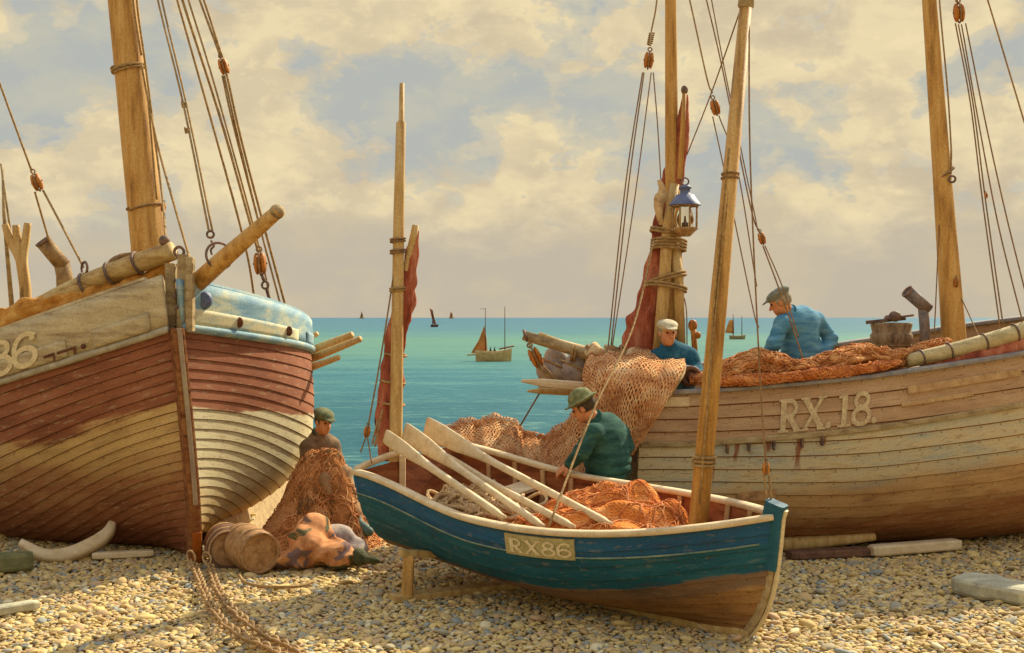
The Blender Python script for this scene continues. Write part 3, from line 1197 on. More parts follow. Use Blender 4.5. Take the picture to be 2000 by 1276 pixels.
def block(parent, c, size=.11, axis=(0, 0, 1), face=(0, -1, 0)):
    """wooden pulley block with a rope strop and an iron pin"""
    ax = Vector(axis).normalized()
    fc = Vector(face)
    fc = (fc-ax*fc.dot(ax)).normalized()
    sd = ax.cross(fc)
    Mx = Matrix((sd, fc, ax)).transposed()
    mb = MB()
    for k in (-1, 1):
        mb.ell(Vector(c)+sd*k*size*.26, (size*.24, size*.48, size*.86), Mx, 10)
    mb.ell(Vector(c), (size*.3, size*.36, size*.62), Mx, 8)
    b = mb.build('pulley_block', M['block'], parent)
    s_ = MB().ring(Vector(c), sd, size*.80, size*.085, 24, 6, (1.14, .66), ax)
    s_.ring(Vector(c)+ax*size*1.12, fc, size*.2, size*.07, 14, 6)
    s_.build('rope_strop', M['dark_rope'], b)
    MB().tube([Vector(c)-sd*size*.55, Vector(c)+sd*size*.55], size*.09, 8).build('pin', M['iron'], b)
    return b


def lashing(parent, p, axis, rad, turns=3, r=.011, pitch=.024, mt='rope', name='lashing'):
    ax = Vector(axis).normalized()
    e1 = ax.orthogonal().normalized()
    e2 = ax.cross(e1)
    n = turns*16
    pts = [Vector(p)+(e1*math.cos(2*math.pi*i/16)+e2*math.sin(2*math.pi*i/16))*rad+ax*(pitch*i/16-pitch*turns/2) for i in range(n+1)]
    return MB().tube(pts, r, 6).build(name, M[mt], parent)

# ------------------------------------------------------------------ the three beached boats: hull lines
def sm01(x):
    x = min(max(x, 0.0), 1.0)
    return x*x*(3-2*x)


LT = ship_matrix((-2.77, 10.89, 0.02), -63, 6.5)
LH = Hull(8.2, lambda a: .05+1.86*(1-max(0, 1-a/3.2)**2.9)*(1-.25*sm01((a-5)/3.2)),
          lambda a: 1.55+.55*max(0, 1-a/4.5)**3.3+.12*sm01((a-5)/3.2), lambda a: 0.0,
          lambda a: 1.25+2.7*sm01(a/2.5), lambda t: .12*t-.25*(1-t)**4, lambda t: 0.2*t, LT, NS=24, pw=1.6)
DT = ship_matrix((1.71, 8.36, 0.0), -40, 6, -5)
DH = Hull(3.32, lambda a: .03+.72*(1-max(0, 1-a/1.8)**2.3)*(1-.17*sm01((a-1.8)/1.5)),
          lambda a: .62+.26*max(0, 1-a/2.2)**2+.10*sm01((a-2.0)/1.3), lambda a: 0.0,
          lambda a: 1.3+1.0*sm01(a/1.6), lambda t: .06*t-.16*(1-t)**4, lambda t: -.12*t+.05, DT, NS=9, pw=1.4)
RT = ship_matrix((6.6, 12.75, 0.03), 8, 3)
RH = Hull(5.75, lambda a: .05+1.2*(1-max(0, 1-a/2.6)**2.6)*(1-.28*sm01((a-3.4)/2.3)),
          lambda a: 1.54+.75*max(0, 1-a/5.4)**1.3, lambda a: 0.0,
          lambda a: 1.3+1.4*sm01(a/2.4), lambda t: .15*t-.3*(1-t)**4, lambda t: .1, RT, NS=18, pw=1.4)


def loft(pts, A, Bq, e, n=12, pw=2.0):
    """tapered bar: half width A along e, half depth B across, superellipse section"""
    pts = [Vector(a) for a in pts]
    m = len(pts)
    e = Vector(e)
    vs, fs = [], []
    for i in range(m):
        t = (pts[min(i+1, m-1)]-pts[max(i-1, 0)]).normalized()
        a = (e-t*e.dot(t)).normalized()
        b = t.cross(a)
        for j in range(n):
            c, s_ = math.cos(2*math.pi*(j+.5)/n), math.sin(2*math.pi*(j+.5)/n)
            c = math.copysign(abs(c)**(2/pw), c)
            s_ = math.copysign(abs(s_)**(2/pw), s_)
            vs.append(pts[i]+a*c*A[i]+b*s_*Bq[i])
    for i in range(m-1):
        for j in range(n):
            a, c = i*n+j, i*n+(j+1) % n
            fs.append((a, c, c+n, a+n))
    fs.append(tuple(range(n))[::-1])
    fs.append(tuple(range((m-1)*n, m*n)))
    return vs, fs


def stem_post(h, parent, name, mt, half, depth, top, lo=0.0, hi=1.0, fwd=0.0, extra=0):
    """bar along the stem line of hull h"""
    g = h.grid[-1]
    n = len(g)
    pts = [Vector(p) for p in g[int(lo*(n-1)):int(hi*(n-1))+1]]
    for p in pts:
        p.y = 0
        p.x += fwd
    if top:
        pts.append(pts[-1]+Vector((.02, 0, top)))
    pts = [h.w(p) for p in pts]
    e = h.T.to_3x3() @ Vector((0, 1, 0))
    v, f = loft(pts, [half]*len(pts), [depth]*len(pts), e, 12, 6.0)
    return mobj(name, v, f, mt, parent, smooth=False)


# ------------------------------------------------------------------ big boat on the left, bow towards us
lug = empty('fishing_boat', LT.translation, 'large red brown and white fishing boat at left, heeled over, bow towards us', 'boat', 'beached fishing boats')
RED = [S(112, 64, 42), S(150, 92, 60), S(170, 116, 82)]
lm_s = hull_mat('left_hull_shore_side', [(0, 0, RED), (.64, .35, [S(140, 106, 66), S(196, 160, 98), S(216, 186, 126)], -.05, .05),
                                         (1.22, 1.2, [S(104, 58, 36), S(146, 94, 58), S(176, 132, 86)], -.36, .24), (1.7, .9, [S(84, 40, 26), S(132, 78, 50), S(160, 112, 74)], -.2, .2)], stretch=(1.3, 6))
lm_p = hull_mat('left_hull_sea_side', [(0, 0, RED), (.70, .12, [S(176, 160, 118), S(206, 194, 150), S(214, 204, 164)]),
                                       (1.45, .7, [S(168, 140, 88), S(192, 168, 116), S(206, 194, 150)]), (1.75, .5, [S(176, 126, 54), S(196, 150, 82), S(176, 160, 118)])], stretch=(1.3, 3))
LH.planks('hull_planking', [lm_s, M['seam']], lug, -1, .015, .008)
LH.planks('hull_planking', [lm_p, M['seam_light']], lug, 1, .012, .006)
LH.transom('transom', M['grey_wood'], lug)
LH.sheet('deck', M['deck'], lug, -.03)
stem_post(LH, lug, 'stem', M['seam_light'], .055, .10, 0, 0, 1, .06)
_sm = mat('stem_wood', [S(128, 78, 44), S(170, 116, 72), S(184, 140, 92)], (12, 12, 3), .75, .2)
lug.children[-1].data.materials[0] = _sm
stem_post(LH, lug, 'iron_stem_band', mat('grey_iron_strip', [S(140, 120, 100), S(176, 156, 120)], (20, 20, 3), .7, .1), .020, .01, 0, .28, 1, .165)
stem_post(LH, lug, 'iron_stem_shoe', mat('orange_rust', [S(150, 74, 18), S(206, 120, 34)], (9, 9, 3), .8, .2), .040, .02, 0, .0, .16, .16)
MB().beam(LT @ Vector((-.04, -.075, 1.02)), LT @ Vector((-.0, -.075, 1.42)), .012, .075, LT.to_3x3() @ Vector((1, 0, 0))).build('stem_plate', M['iron'], lug)
for sd in (-1, 1):
    MB().tube(LH.line(-1, sd, .02), .042, 10, flat=(1, .8)).build('rubbing_strake', M['blue_bulwark'] if sd > 0 else mat('pale_strake', [S(150, 136, 108), S(186, 176, 146)], (9, 9, 9), .75, .2), lug)
hb = lambda a: .47-.03*a
hbp = lambda a: max(.22, .42-.065*a)
def bulw(a, y, lift):
    """point on the outside of the starboard bulwark, a metres aft, y metres above the rubbing strake"""
    i = np.interp(1-a/LH.L, LH.u, np.arange(len(LH.u)))
    i0 = int(i)
    fr = i-i0
    p = LH.grid[i0, -1]*(1-fr)+LH.grid[i0+1, -1]*fr
    nn = LH.nrm[i0, -1]*(1-fr)+LH.nrm[i0+1, -1]*fr
    nn = np.array([nn[0], nn[1], 0])/np.linalg.norm(nn[:2])
    return LH.w(LH.flip(p+nn*(.066+lift)+np.array([0, 0, y]), -1))


def ba_at_px(px):
    return float(min(np.linspace(.05, 3, 900), key=lambda a: abs(1000+F*bulw(a, .2, 0)[0]/bulw(a, .2, 0)[1]-px)))


LH.wall('bulwark', M['pale_bulwark'], lug, -1, hb, .01, .03, .05, .02, 0, 7.6)
LH.wall('bulwark_plank', M['pale_bulwark'], lug, -1, lambda a: .19-.01*a, .045, .035, .03, .01, .06, ba_at_px(172))
LH.wall('bulwark_plank', M['pale_bulwark'], lug, -1, lambda a: .19-.01*a, .045, .035, .03, .01, ba_at_px(150), 7.2)
LH.wall('bulwark', M['blue_bulwark'], lug, 1, hbp, .01, .03, .05, .02, 0, 7.6)
LH.wall('bulwark_plank', M['cream_blue'], lug, 1, lambda a: .18-.03*a, .037, .035, .006, .018, .04, 1.15)
LH.wall('bulwark_plank', M['blue_bulwark'], lug, 1, lambda a: .17-.012*a, .037, .035, .006, .018, 1.32, 7.2)
for sd in (-1, 1):
    pts = [LH.w(LH.flip(LH.grid[i, -1]+np.array([0, 0, (hb if sd < 0 else hbp)((1-LH.u[i])*LH.L)+.005]), sd)) for i in range(len(LH.u)) if .05 < (1-LH.u[i])*LH.L < 7.6]
    v, f = loft(pts, [.045]*len(pts), [.02]*len(pts), LT.to_3x3() @ Vector((0, 1, 0)), 8, 4)
    mobj('rail_cap', v, f, M['pale_bulwark'] if sd < 0 else M['blue_bulwark'], lug, smooth=False)



a6 = ba_at_px(84)
glyphs('RX86', lambda x, y, l: bulw(a6+.92-x*.93-.06*y, y+.05, l), .30, M['letter'], lug)
# freeing ports and hawse hole in the bulwark
for a0, wd in ((ba_at_px(96), .05), (ba_at_px(132), .08)):
    V = [bulw(a0+wd, .10, .004), bulw(a0-wd*.3, .10, .004), bulw(a0-wd*.3, .075, .004), bulw(a0+wd, .075, .004)]
    V += [bulw(a0-wd*.3, .10, .0045), bulw(a0-wd*.55, .10, .0045), bulw(a0-wd*.55, .03, .0045), bulw(a0-wd*.3, .03, .0045)]
    mobj('freeing_port', V, [(0, 1, 2, 3), (4, 5, 6, 7)], M['seam'], lug, smooth=False)
MB().ell(bulw(ba_at_px(160), .075, .002), (.024, .024, .024), None, 8).build('bolt_hole', M['seam'], lug)
for a0 in (.35, .9):
    c = LH.at(a0, -.0, 1, 0)+LT.to_3x3() @ Vector((.02, .07, .10))
    MB().ell(c, (.035, .02, .05), None, 8).build('hawse_hole', M['seam'], lug)
# bilge keels
for sd, a0, a1, bl, mt in ((1, .72, 3.2, 1.90, 'mast'),):
    pts, A, Bq = [], [], []
    for k in range(17):
        q = k/16
        a = a0+(a1-a0)*q
        pts.append(LH.at(a, bl+.5*q-.18*q*q if sd < 0 else bl+.45*q-.2*q*q, sd, .045))
        s_ = math.sin(math.pi*min(1, q*1.4+.03)) if q < .357 else math.sin(math.pi*min(1, .5+(q-.357)*.7))
        A.append(.025+.05*s_)
        Bq.append(.03+.13*s_)
    v, f = loft(pts, A, Bq, (0, 0, 1) if sd < 0 else (1, 0, .3), 14, 3)
    mobj('bilge_keel', v, f, M[mt], lug)
kp = spline([P(222, 1014, 11.42), P(212, 1040, 11.3), P(182, 1064, 11.18), P(136, 1084, 11.05), P(88, 1086, 11.0), P(40, 1060, 11.0)], 5)
kn_ = len(kp)
v, f = loft(kp, [.03+.06*math.sin(math.pi*min(1, .12+i/kn_*.8)) for i in range(kn_)], [.012+.055*math.sin(math.pi*min(1, .06+i/kn_*.88))**.8 for i in range(kn_)], (.3, -1, .55), 14, 3.5)
mobj('bilge_keel', v, f, M['pale_wood'], lug)
# stem head: bitts and cheeks
for (x0, y0, x1, y1, wpx, d) in ((338, 648, 334, 515, 20, 10.80), (358, 650, 360, 497, 22, 10.74), (372, 648, 372, 478+25, 13, 10.69), (321, 640, 312, 540, 15, 10.9)):
    MB().beam(P(x0, y0, d), P(x1, y1, d), wpx/F*d, .10, (0, 1, 0)).build('stem_bitt', M['grey_wood'], lug)
MB().beam(P(300, 602, 10.78), P(294, 556, 10.8), .03, .03).beam(P(294, 556, 10.8), P(286, 552, 10.8), .03, .03).build('cleat', M['cream_paint'], lug)
MB().ell(P(321, 470, 10.85), (.048, .048, .048)).tube([P(321, 480, 10.85), P(327, 508, 10.85)], .03, 10).build('spar_finial', M['iron'], lug)
MB().ring(P(350, 492, 10.72), (0, 1, 0), .042, .014).build('eye_bolt', M['iron'], lug)
for p in (P(341, 580, 10.70), P(341, 548, 10.72), P(344, 600, 10.68)):
    MB().ell(p, (.014, .02, .02), None, 6).build('bolt', M['iron'], lug)
MB().lathe(P(396, 588, 11.0), (.25, -1, .05), [(0, .0), (0, .07), (.05, .085), (.12, .085), (.15, .06), (.15, 0)], 18).build('fairlead', M['lamp_roof'], lug)
# mast
MB().tube([P(297, 640, 12.6), P(290, 480, 12.6), P(265, 240, 12.6), P(240, 0, 12.6), P(218, -210, 12.6), P(196, -420, 12.6)], [.178, .175, .162, .150, .135, .115], 28).build('mast', M['mast'], lug)
ax = (P(290, 480, 12.6)-P(240, 0, 12.6)).normalized()
lashing(lug, P(252, 135, 12.6), (ax+Vector((.25, 0, -.55))).normalized(), .172, 2, .014, .03, 'rope', 'rope_sling')
lashing(lug, P(283, 405, 12.6), (ax+Vector((.2, 0, -.3))).normalized(), .18, 1, .012, .03, 'dark_rope', 'rope_sling')
# lowered yard with its sail along the near rail
yp = [P(338, 490, 10.86), P(250, 522, 10.95), P(160, 560, 11.05), P(60, 612, 11.15), P(-90, 690, 11.5)]
MB().tube(spline(yp, 6), [.085, .11], 20).build('yard', mat('lowered_yard_wood', [S(138, 104, 54), S(184, 152, 92), S(204, 178, 118)], (4, 14, 14), .7, .25), lug)
for (px, py, d, rr) in ((270, 514, 10.93, .100), (217, 535, 10.98, .103), (168, 557, 11.04, .107)):
    axx = (yp[3]-yp[0]).normalized()
    MB().ring(P(px, py, d), axx, rr, .014, 24, 8).build('yard_band', M['iron'], lug)
MB().ring(P(165, 524, 11.04), (1, 1, 0), .055, .012).build('yard_eye', M['iron'], lug)
v, f = lump_tube(ridge=.7, pts=[P(330, 512, 10.92), P(288, 556, 10.98), P(220, 574, 11.0), P(150, 588, 11.02), P(60, 616, 11.05), P(-10, 648, 11.15), P(-90, 690, 11.4)],
                 rad=[.03, .12, .12, .10, .15, .15, .14], n=40, amp=.25, freq=5.5, seed=3, sub=14, flat=(1, .8), roll=(0, 0, 1))
mobj('furled_sail', v, f, M['sail_ochre'], lug)
v, f = lump_tube([P(200, 530, 11.1), P(232, 510, 11.1), P(262, 497, 11.1)], [.03, .06, .03], 14, .4, 9, 8)
mobj('rope_bundle', v, f, M['dark_rope'], lug)
# bowsprit
MB().tube([P(355, 580, 11.0), P(440, 503, 10.7), P(546, 410, 10.3)], [.088, .078, .058], 20).build('bowsprit', M['mast'], lug)
MB().ell(P(541, 414, 10.32), (.064, .064, .064)).build('bowsprit_cap', M['grey_wood'], lug)
rope(lug, [P(522, 438, 10.36), P(400, 560, 10.9)], .012)
MB().ring(P(428, 500, 10.75), (.55, -.8, .2), .118, .012, 32).build('bowsprit_ring', M['iron'], lug)
MB().ring(P(411, 458, 10.8), (0, 1, 0), .03, .011).tube(spline([P(412, 470, 10.8), P(418, 480, 10.8), P(412, 488, 10.8), P(414, 498, 10.8)], 5), .010, 8).build('hook', M['iron'], lug)
# forked crutch and bent stove pipe aft
fk = MB()
for pl in ([(52, 620), (48, 560), (40, 510), (20, 470), (10, 438)], [(52, 620), (48, 560), (40, 510), (34, 470), (31, 440)], [(52, 620), (50, 560), (45, 510), (50, 470), (54, 436)]):
    sp = spline([P(x, y, 12.6) for x, y in pl], 5)
    v, f = loft(sp, list(np.linspace(.055, .035, len(sp))), list(np.linspace(.05, .03, len(sp))), (1, 0, 0), 10, 3)
    fk.add(v, f)
fk.build('spar_crutch', M['spar'], lug)
sp_ = MB()
v, f = loft([P(128, 620, 12.2), P(126, 540, 12.2), P(120, 510, 12.2)], [.082, .08, .078], [.08]*3, (1, 0, 0), 18)
sp_.add(v, f)
v, f = loft([P(124, 520, 12.2), P(84, 472, 12.1)], [.08, .076], [.076]*2, (.7, 0, -.7), 18)
sp_.add(v, f)
spo = sp_.build('stove_pipe', M['brown_stove'], lug)
MB().lathe(P(86, 474, 12.1), (P(84, 472, 12.1)-P(124, 520, 12.2)), [(0.005, .082), (.03, .082), (.03, .06), (-.04, .058), (-.04, 0)], 18).build('pipe_mouth', M['iron'], spo)
MB().tube([P(5, 330, 12.8), P(8, 420, 12.8), P(24, 610, 12.8)], [.012, .02, .028], 8).build('boathook_pole', M['grey_wood'], lug)
MB().tube([P(2, 320, 12.62), P(24, 480, 12.62)], .012, 8).build('boathook_pole', M['grey_wood'], lug)
# rigging
for r_, pts in ((.011, [(-40, 50, 12), (0, 165, 12), (62, 335, 12)]), (.011, [(68, 375, 12), (98, 478, 12.05)]), (.011, [(84, 372, 12), (120, 440, 11.8), (163, 522, 11.5)]),
                (.012, [(258, -160, 12.4), (267, 0, 12.4), (283, 120, 12.35), (305, 290, 12.2), (318, 395, 11.9), (324, 470, 10.9)]),
                (.012, [(250, -100, 12.4), (262, 20, 12.4), (276, 108, 12.4)]),
                (.012, [(276, 125, 12.38), (292, 210, 12.3), (312, 300, 12.0), (340, 400, 11.5), (366, 490, 10.95), (376, 530, 10.75)]),
                (.011, [(288, 180, 12.3), (306, 390, 12.2)]),
                (.010, [(290, -120, 12.4), (306, -10, 12.3), (356, 195, 11.7), (408, 452, 10.8)]), (.010, [(296, -120, 12.4), (316, 0, 12.3), (362, 195, 11.7), (415, 452, 10.8)]),
                (.012, [(310, -130, 12.5), (346, 0, 12.4), (425, 280, 12.2), (480, 485, 12.15), (500, 606, 12.3)]),
                (.014, [(318, -130, 12.5), (356, 0, 12.4), (430, 230, 12.2), (498, 470, 12.0), (505, 490, 11.95)]),
                (.010, [(328, -140, 12.5), (368, 0, 12.4), (420, 170, 12.2), (505, 480, 12.15), (532, 612, 12.4)]),
                (.012, [(345, -130, 12.6), (390, 0, 12.5), (431, 112, 12.3)]), (.012, [(352, -130, 12.6), (398, 0, 12.5), (434, 112, 12.3)]),
                (.010, [(434, 148, 12.3), (462, 270, 12.3), (552, 612, 12.5)]), (.013, [(443, 146, 12.3), (478, 300, 12.3), (564, 622, 12.55)]), (.010, [(438, 148, 12.3), (470, 290, 12.3), (522, 500, 12.25)])):
    rope(lug, [P(*q) for q in pts], r_)
block(lug, P(72, 356, 12), .10, P(62, 335, 12)-P(78, 378, 12))
block(lug, P(437, 130, 12.3), .098, P(430, 105, 12.3)-P(444, 150, 12.3))
block(lug, P(508, 515, 11.95), .125, P(505, 480, 12)-P(510, 545, 12))
block(lug, P(319, 405, 11.9), .05, (0.1, 0, 1))
MB().ring(P(518, 557, 11.95), (.3, 1, 0), .035, .012).tube([P(511, 535, 11.95), P(515, 548, 11.95)], .016).tube([P(521, 566, 11.95), P(534, 612, 12.2)], .016).build('shackle', M['iron'], lug)
for (px, py, d) in ((360, 205, 11.7), (366, 255, 11.6)):
    lashing(lug, P(px, py, d), (.15, 0, -1), .022, 3, .008, .018, 'rope', 'seizing')

# loose spars pushed out over its far rail
for (p, q, r0, lab) in (((556, 722, 13.6), (704, 662, 13.1), .045, 'long pale spar, middle one of those jutting over the sea side of the left boat'),
                        ((560, 705, 13.9), (688, 654, 13.5), .05, 'thick pale spar with a square end, topmost of those jutting from the left boat'),
                        ((560, 735, 13.3), (662, 698, 13.0), .04, 'short pale spar, lowest of those jutting over the sea from the left boat'),
                        ((560, 680, 14.0), (620, 652, 13.8), .036, 'stubby spar end just showing above the bundle behind the left boat')):
    mb = MB().tube([P(*p), P(*p).lerp(P(*q), .5), P(*q)], [r0*.9, r0, r0*.75], 14)
    o = mb.build('spar', M['spar'])
    tag(o, lab, 'spar', 'spars over the left boat rail')

# ------------------------------------------------------------------ anchor chains from the stem
def chain(label, px, first):
    pts = []
    for k, q in enumerate(px):
        pts.append(P(*q) if len(q) == 3 else G(q[0], q[1], .075))
    sp = spline(pts, 40)
    d = np.concatenate([[0], np.cumsum([(sp[i+1]-sp[i]).length for i in range(len(sp)-1)])])
    root = empty('anchor_chain', pts[len(pts)//2], label, 'chain', 'chains from the left bow')
    pitch, L0, w0, r0 = .074, .060, .033, .0095
    link0 = None
    ro = root_loc(root)
    n = int(d[-1]/pitch)
    for k in range(min(n, 96)):
        s0 = k*pitch+pitch/2
        c = Vector([np.interp(s0, d, [p[i] for p in sp]) for i in range(3)])
        c2 = Vector([np.interp(s0+.03, d, [p[i] for p in sp]) for i in range(3)])
        t = (c2-c).normalized()
        if link0 is None:
            mb = MB().ring((0, 0, 0), (0, 0, 1), 1.0, r0, 20, 8, (L0, w0), (1, 0, 0))
            link0 = mobj('link', mb.v, mb.f, M['chain'], root)
            for vv in link0.data.vertices:
                vv.co += Vector(ro)
            o = link0
        else:
            o = link0.copy()
            C.objects.link(o)
            o.parent = root
        up = Vector((0, 0, 1))
        y = up.cross(t).normalized()
        z = t.cross(y)
        Mx = Matrix((t, y, z)).transposed() @ Matrix.Rotation(R(45+(90 if k % 2 else 0)+random.uniform(-12, 12)), 3, 'X')
        o.location = c-Vector(ro)
        o.rotation_euler = Mx.to_euler()
    return root


random.seed(4)
chain('rusty anchor chain hanging from the left side of the stem onto the pebbles', [(371, 1082, 10.75), (380, 1108, 10.6), (392, 1140), (410, 1180), (436, 1218), (474, 1246), (520, 1266), (560, 1290), (600, 1330)], True)
chain('rusty anchor chain to the right of its twin, nearer the two barrels', [(402, 1085, 10.68), (412, 1112, 10.5), (424, 1150), (446, 1185), (480, 1216), (524, 1246), (580, 1274), (640, 1320)], False)

# ------------------------------------------------------------------ blue dinghy in the middle
din = empty('dinghy', DT.translation, 'blue open dinghy with a cream number plate and white gunwale in the foreground', 'boat', 'beached fishing boats')
dm = hull_mat('dinghy_paint', [(0, 0, [S(50, 64, 84), S(36, 84, 116), S(42, 92, 118), S(76, 100, 114)]), (.17, .03, [S(64, 68, 72), S(28, 82, 96), S(38, 96, 106), S(76, 100, 98)]),
                               (.36, .10, [S(96, 78, 62), S(128, 98, 70), S(118, 104, 84)], .085), (.50, .2, [S(100, 66, 34), S(150, 108, 60), S(170, 132, 80)], .085)], stretch=(1.4, 10), chips=.2)
for sd in (-1, 1):
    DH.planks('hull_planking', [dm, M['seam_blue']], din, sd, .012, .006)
    V, Fc = [], []
    nu, nv = len(DH.u), DH.grid.shape[1]
    for i in range(nu):
        for j in range(nv):
            V.append(DH.w(DH.flip(DH.grid[i, j]-DH.nrm[i, j]*.022, sd)))
    for i in range(nu-1):
        for j in range(nv-1):
            q = (i*nv+j, (i+1)*nv+j, (i+1)*nv+j+1, i*nv+j+1)
            Fc.append(q)
    mobj('inner_planking', V, Fc, M['inside'], din)
    pts = DH.line(-1, sd, -.004, .008)
    v, f = loft(pts, [.036]*len(pts), [.022]*len(pts), DT.to_3x3() @ Vector((0, 1, 0)), 10, 4)
    mobj('gunwale', v, f, M['pale_wood'], din)
    pts = [DH.at(a, .165, sd, .014) for a in np.linspace(.06, DH.L-.01, 50)]
    MB().tube(pts, .007, 8).build('rubbing_band', mat('faded_cream_band', [S(70, 108, 104), S(150, 156, 124)], (9, 9, 9), .7, .1), din)
    for a in np.arange(.28, DH.L-.1, .27):
        pts = [DH.at(a, b, sd, -.034) for b in np.linspace(.015, .75 if a > .5 else .4, 9)]
        v, f = loft(pts, [.02]*9, [.014]*9, DT.to_3x3() @ Vector((1, 0, 0)), 8, 5)
        mobj('timber', v, f, M['frame_wood'], din, smooth=False)
DH.transom('transom', M['inside'], din, .03)
pts = [DT @ Vector((DH.grid[0, -1][0], y, DH.grid[0, -1][2]+.02+.05*(1-(y/.6)**2))) for y in np.linspace(-.6, .6, 9)]
v, f = loft(pts, [.026]*9, [.024]*9, DT.to_3x3() @ Vector((1, 0, 0)), 10, 4)
mobj('transom_cap', v, f, M['pale_wood'], din)
sm_ = mat('stem_blue', [S(28, 76, 92), S(40, 96, 108)], (9, 9, 9), .6, .15)
stem_post(DH, din, 'stem', M['grey_wood'], .026, .030, 0, 0, .98, .012)
stem_post(DH, din, 'stem_head', sm_, .046, .072, .10, .62, 1, -.01)
stem_post(DH, din, 'iron_stem_band', M['cream_paint'], .020, .010, .06, .05, 1, .062)
# keel
pts = [DT @ Vector((x, 0, z)) for x, z in ((-.10, .01), (-.5, -.03), (-1.2, -.035), (-2.2, -.035), (-3.2, -.03))]
v, f = loft(pts, [.028]*5, [.045]*5, DT.to_3x3() @ Vector((0, 1, 0)), 8, 6)
mobj('keel', v, f, M['spar'], din, smooth=False)
# thwarts and floor


def inner_y(a, z):
    i = int(np.interp(1-a/DH.L, DH.u, np.arange(len(DH.u))))
    g = DH.grid[i]
    return float(np.interp(z, g[:, 2], g[:, 1]))-.04


for a, z, wd in ((.62, .50, .14), (1.72, .46, .17), (2.55, .50, .22)):
    yy = inner_y(a, z)
    MB().beam(DT @ Vector((-a, -yy, z)), DT @ Vector((-a, yy, z)), wd, .03, DT.to_3x3() @ Vector((0, 0, 1))).build('thwart', M['pale_wood'], din)
V, Fc = [], []
As = np.linspace(.35, DH.L-.04, 24)
for a in As:
    yy = inner_y(a, .2)
    for k in range(5):
        V.append(DT @ Vector((-a, yy*(-1+k/2), .2)))
for i in range(23):
    for k in range(4):
        Fc.append((i*5+k, (i+1)*5+k, (i+1)*5+k+1, i*5+k+1))
mobj('floor_boards', V, Fc, M['inside'], din, smooth=False)
# number plate


def dside(a0):
    return lambda x, y, l: DH.at(a0-x, .19-y, -1, .018+l)


def a_at_px(px, below=.1):
    best = min(np.linspace(.1, 3.2, 600), key=lambda a: abs(1000+F*DH.at(a, below, -1, .02)[0]/DH.at(a, below, -1, .02)[1]-px))
    return float(best)


aL, aR = a_at_px(987), a_at_px(1122)
n_ = 12
V = []
for k, lift in ((0, .004), (1, .026)):
    for i in range(n_+1):
        a = aL+(aR-aL)*i/n_
        for b in (.03, .178):
            V.append(DH.at(a, b, -1, lift))
m_ = (n_+1)*2
Fc = [(m_+i*2, m_+i*2+2, m_+i*2+3, m_+i*2+1) for i in range(n_)]
Fc += [(i*2, i*2+2, m_+i*2+2, m_+i*2) for i in range(n_)]+[(i*2+1, m_+i*2+1, m_+i*2+3, i*2+3) for i in range(n_)]
Fc += [(0, m_, m_+1, 1), (n_*2, n_*2+1, m_+n_*2+1, m_+n_*2)]
npl = mobj('number_plate', V, Fc, M['plate'], din, smooth=False)
span = aL-aR
hh = .102
a_y = .158
tot = (.98+.98+.86+.86)*.88*hh
kx = (span-.05)/tot
glyphs('RX86', lambda x, y, l: DH.at(aL-.025-x*kx, a_y-y, -1, .026+l*.5), hh, M['letter'], npl, adv=.88)
# masts
fb, ft = DT @ Vector((-.58, 0, .1)), P(1459, -14, 8.75)
MB().tube([fb, fb.lerp(ft, .5), ft], [.072, .062, .043], 20).build('foremast', M['mast'], din)
MB().lathe(ft-(ft-fb).normalized()*.05, ft-fb, [(-.06, .046), (-.05, .058), (.03, .056), (.05, .03), (.05, 0)], 16).build('mast_cap', M['grey_wood'], din)
fd = (ft-fb).normalized()
lashing(din, fb.lerp(ft, .235), fd, .078, 3, .012, .03, 'rope', 'lashing')
lashing(din, fb.lerp(ft, .70), fd, .058, 2, .010, .03, 'dark_rope', 'lashing')
rope(din, [P(1424, 290, 8.7), P(1398, 560, 8.68), P(1378, 850, 8.66)], .007)
rope(din, [P(1441, 112, 8.72), P(1430, 300, 8.7), P(1395, 640, 8.66), P(1366, 985, 8.64)], .006)
mz0, mz1 = P(772, 930, 10.35), P(779, 420, 10.35)
MB().tube([P(772, 1000, 10.35), mz0, mz1, P(783, 240, 10.35), P(784, 236, 10.35), P(785, 163, 10.35)], [.062, .058, .046, .040, .024, .020], 16).build('mizzen_mast', M['spar'], din)
MB().beam(P(786, 955, 10.30), P(786, 890, 10.30), .05, .04, (0, 1, 0)).build('mast_clamp', M['pale_wood'], din)
for (px, py, mt) in ((777, 470, 'dark_rope'), (777, 492, 'dark_rope'), (776, 566, 'rope')):
    lashing(din, P(px, py, 10.35), (0, 0, 1), .062, 2, .009, .02, mt, 'lashing')
MB().tube(spline([P(758, 880, 10.42), P(770, 700, 10.5), P(788, 560, 10.42), P(812, 440, 10.38)], 6), [.045, .03], 12).build('sprit', M['spar'], din)
v, f = lump_tube(ridge=.8, pts=[P(756, 900, 10.42), P(756, 840, 10.42), P(763, 740, 10.42), P(774, 650, 10.44), P(791, 590, 10.42), P(801, 520, 10.42), P(812, 450, 10.40)], rad=[.05, .098, .092, .085, .082, .062, .025], n=40, amp=.26, freq=5.5, seed=11, sub=14, flat=(1, .8), roll=(1, 0, 0))
mobj('furled_sail', v, f, M['sail_brown'], din)
for (px, py, rr) in ((772, 695, .09), (766, 748, .105), (764, 790, .11)):
    lashing(din, P(px, py, 10.43), (.25, 0, 1), rr, 1, .011, .05, 'rope', 'sail_tie')
MB().ell(P(738, 822, 10.5), (.03, .03, .075)).build('cleat', M['seam'], din)
rope(din, [P(776, 490, 10.35), P(745, 690, 10.25), P(718, 838, 10.15)], .007, 'dark_rope')
rope(din, [P(716, 850, 10.15), P(704, 884, 10.12)], .006, 'dark_rope')
rope(din, [P(717, 850, 10.15), P(726, 905, 10.0)], .006, 'dark_rope')
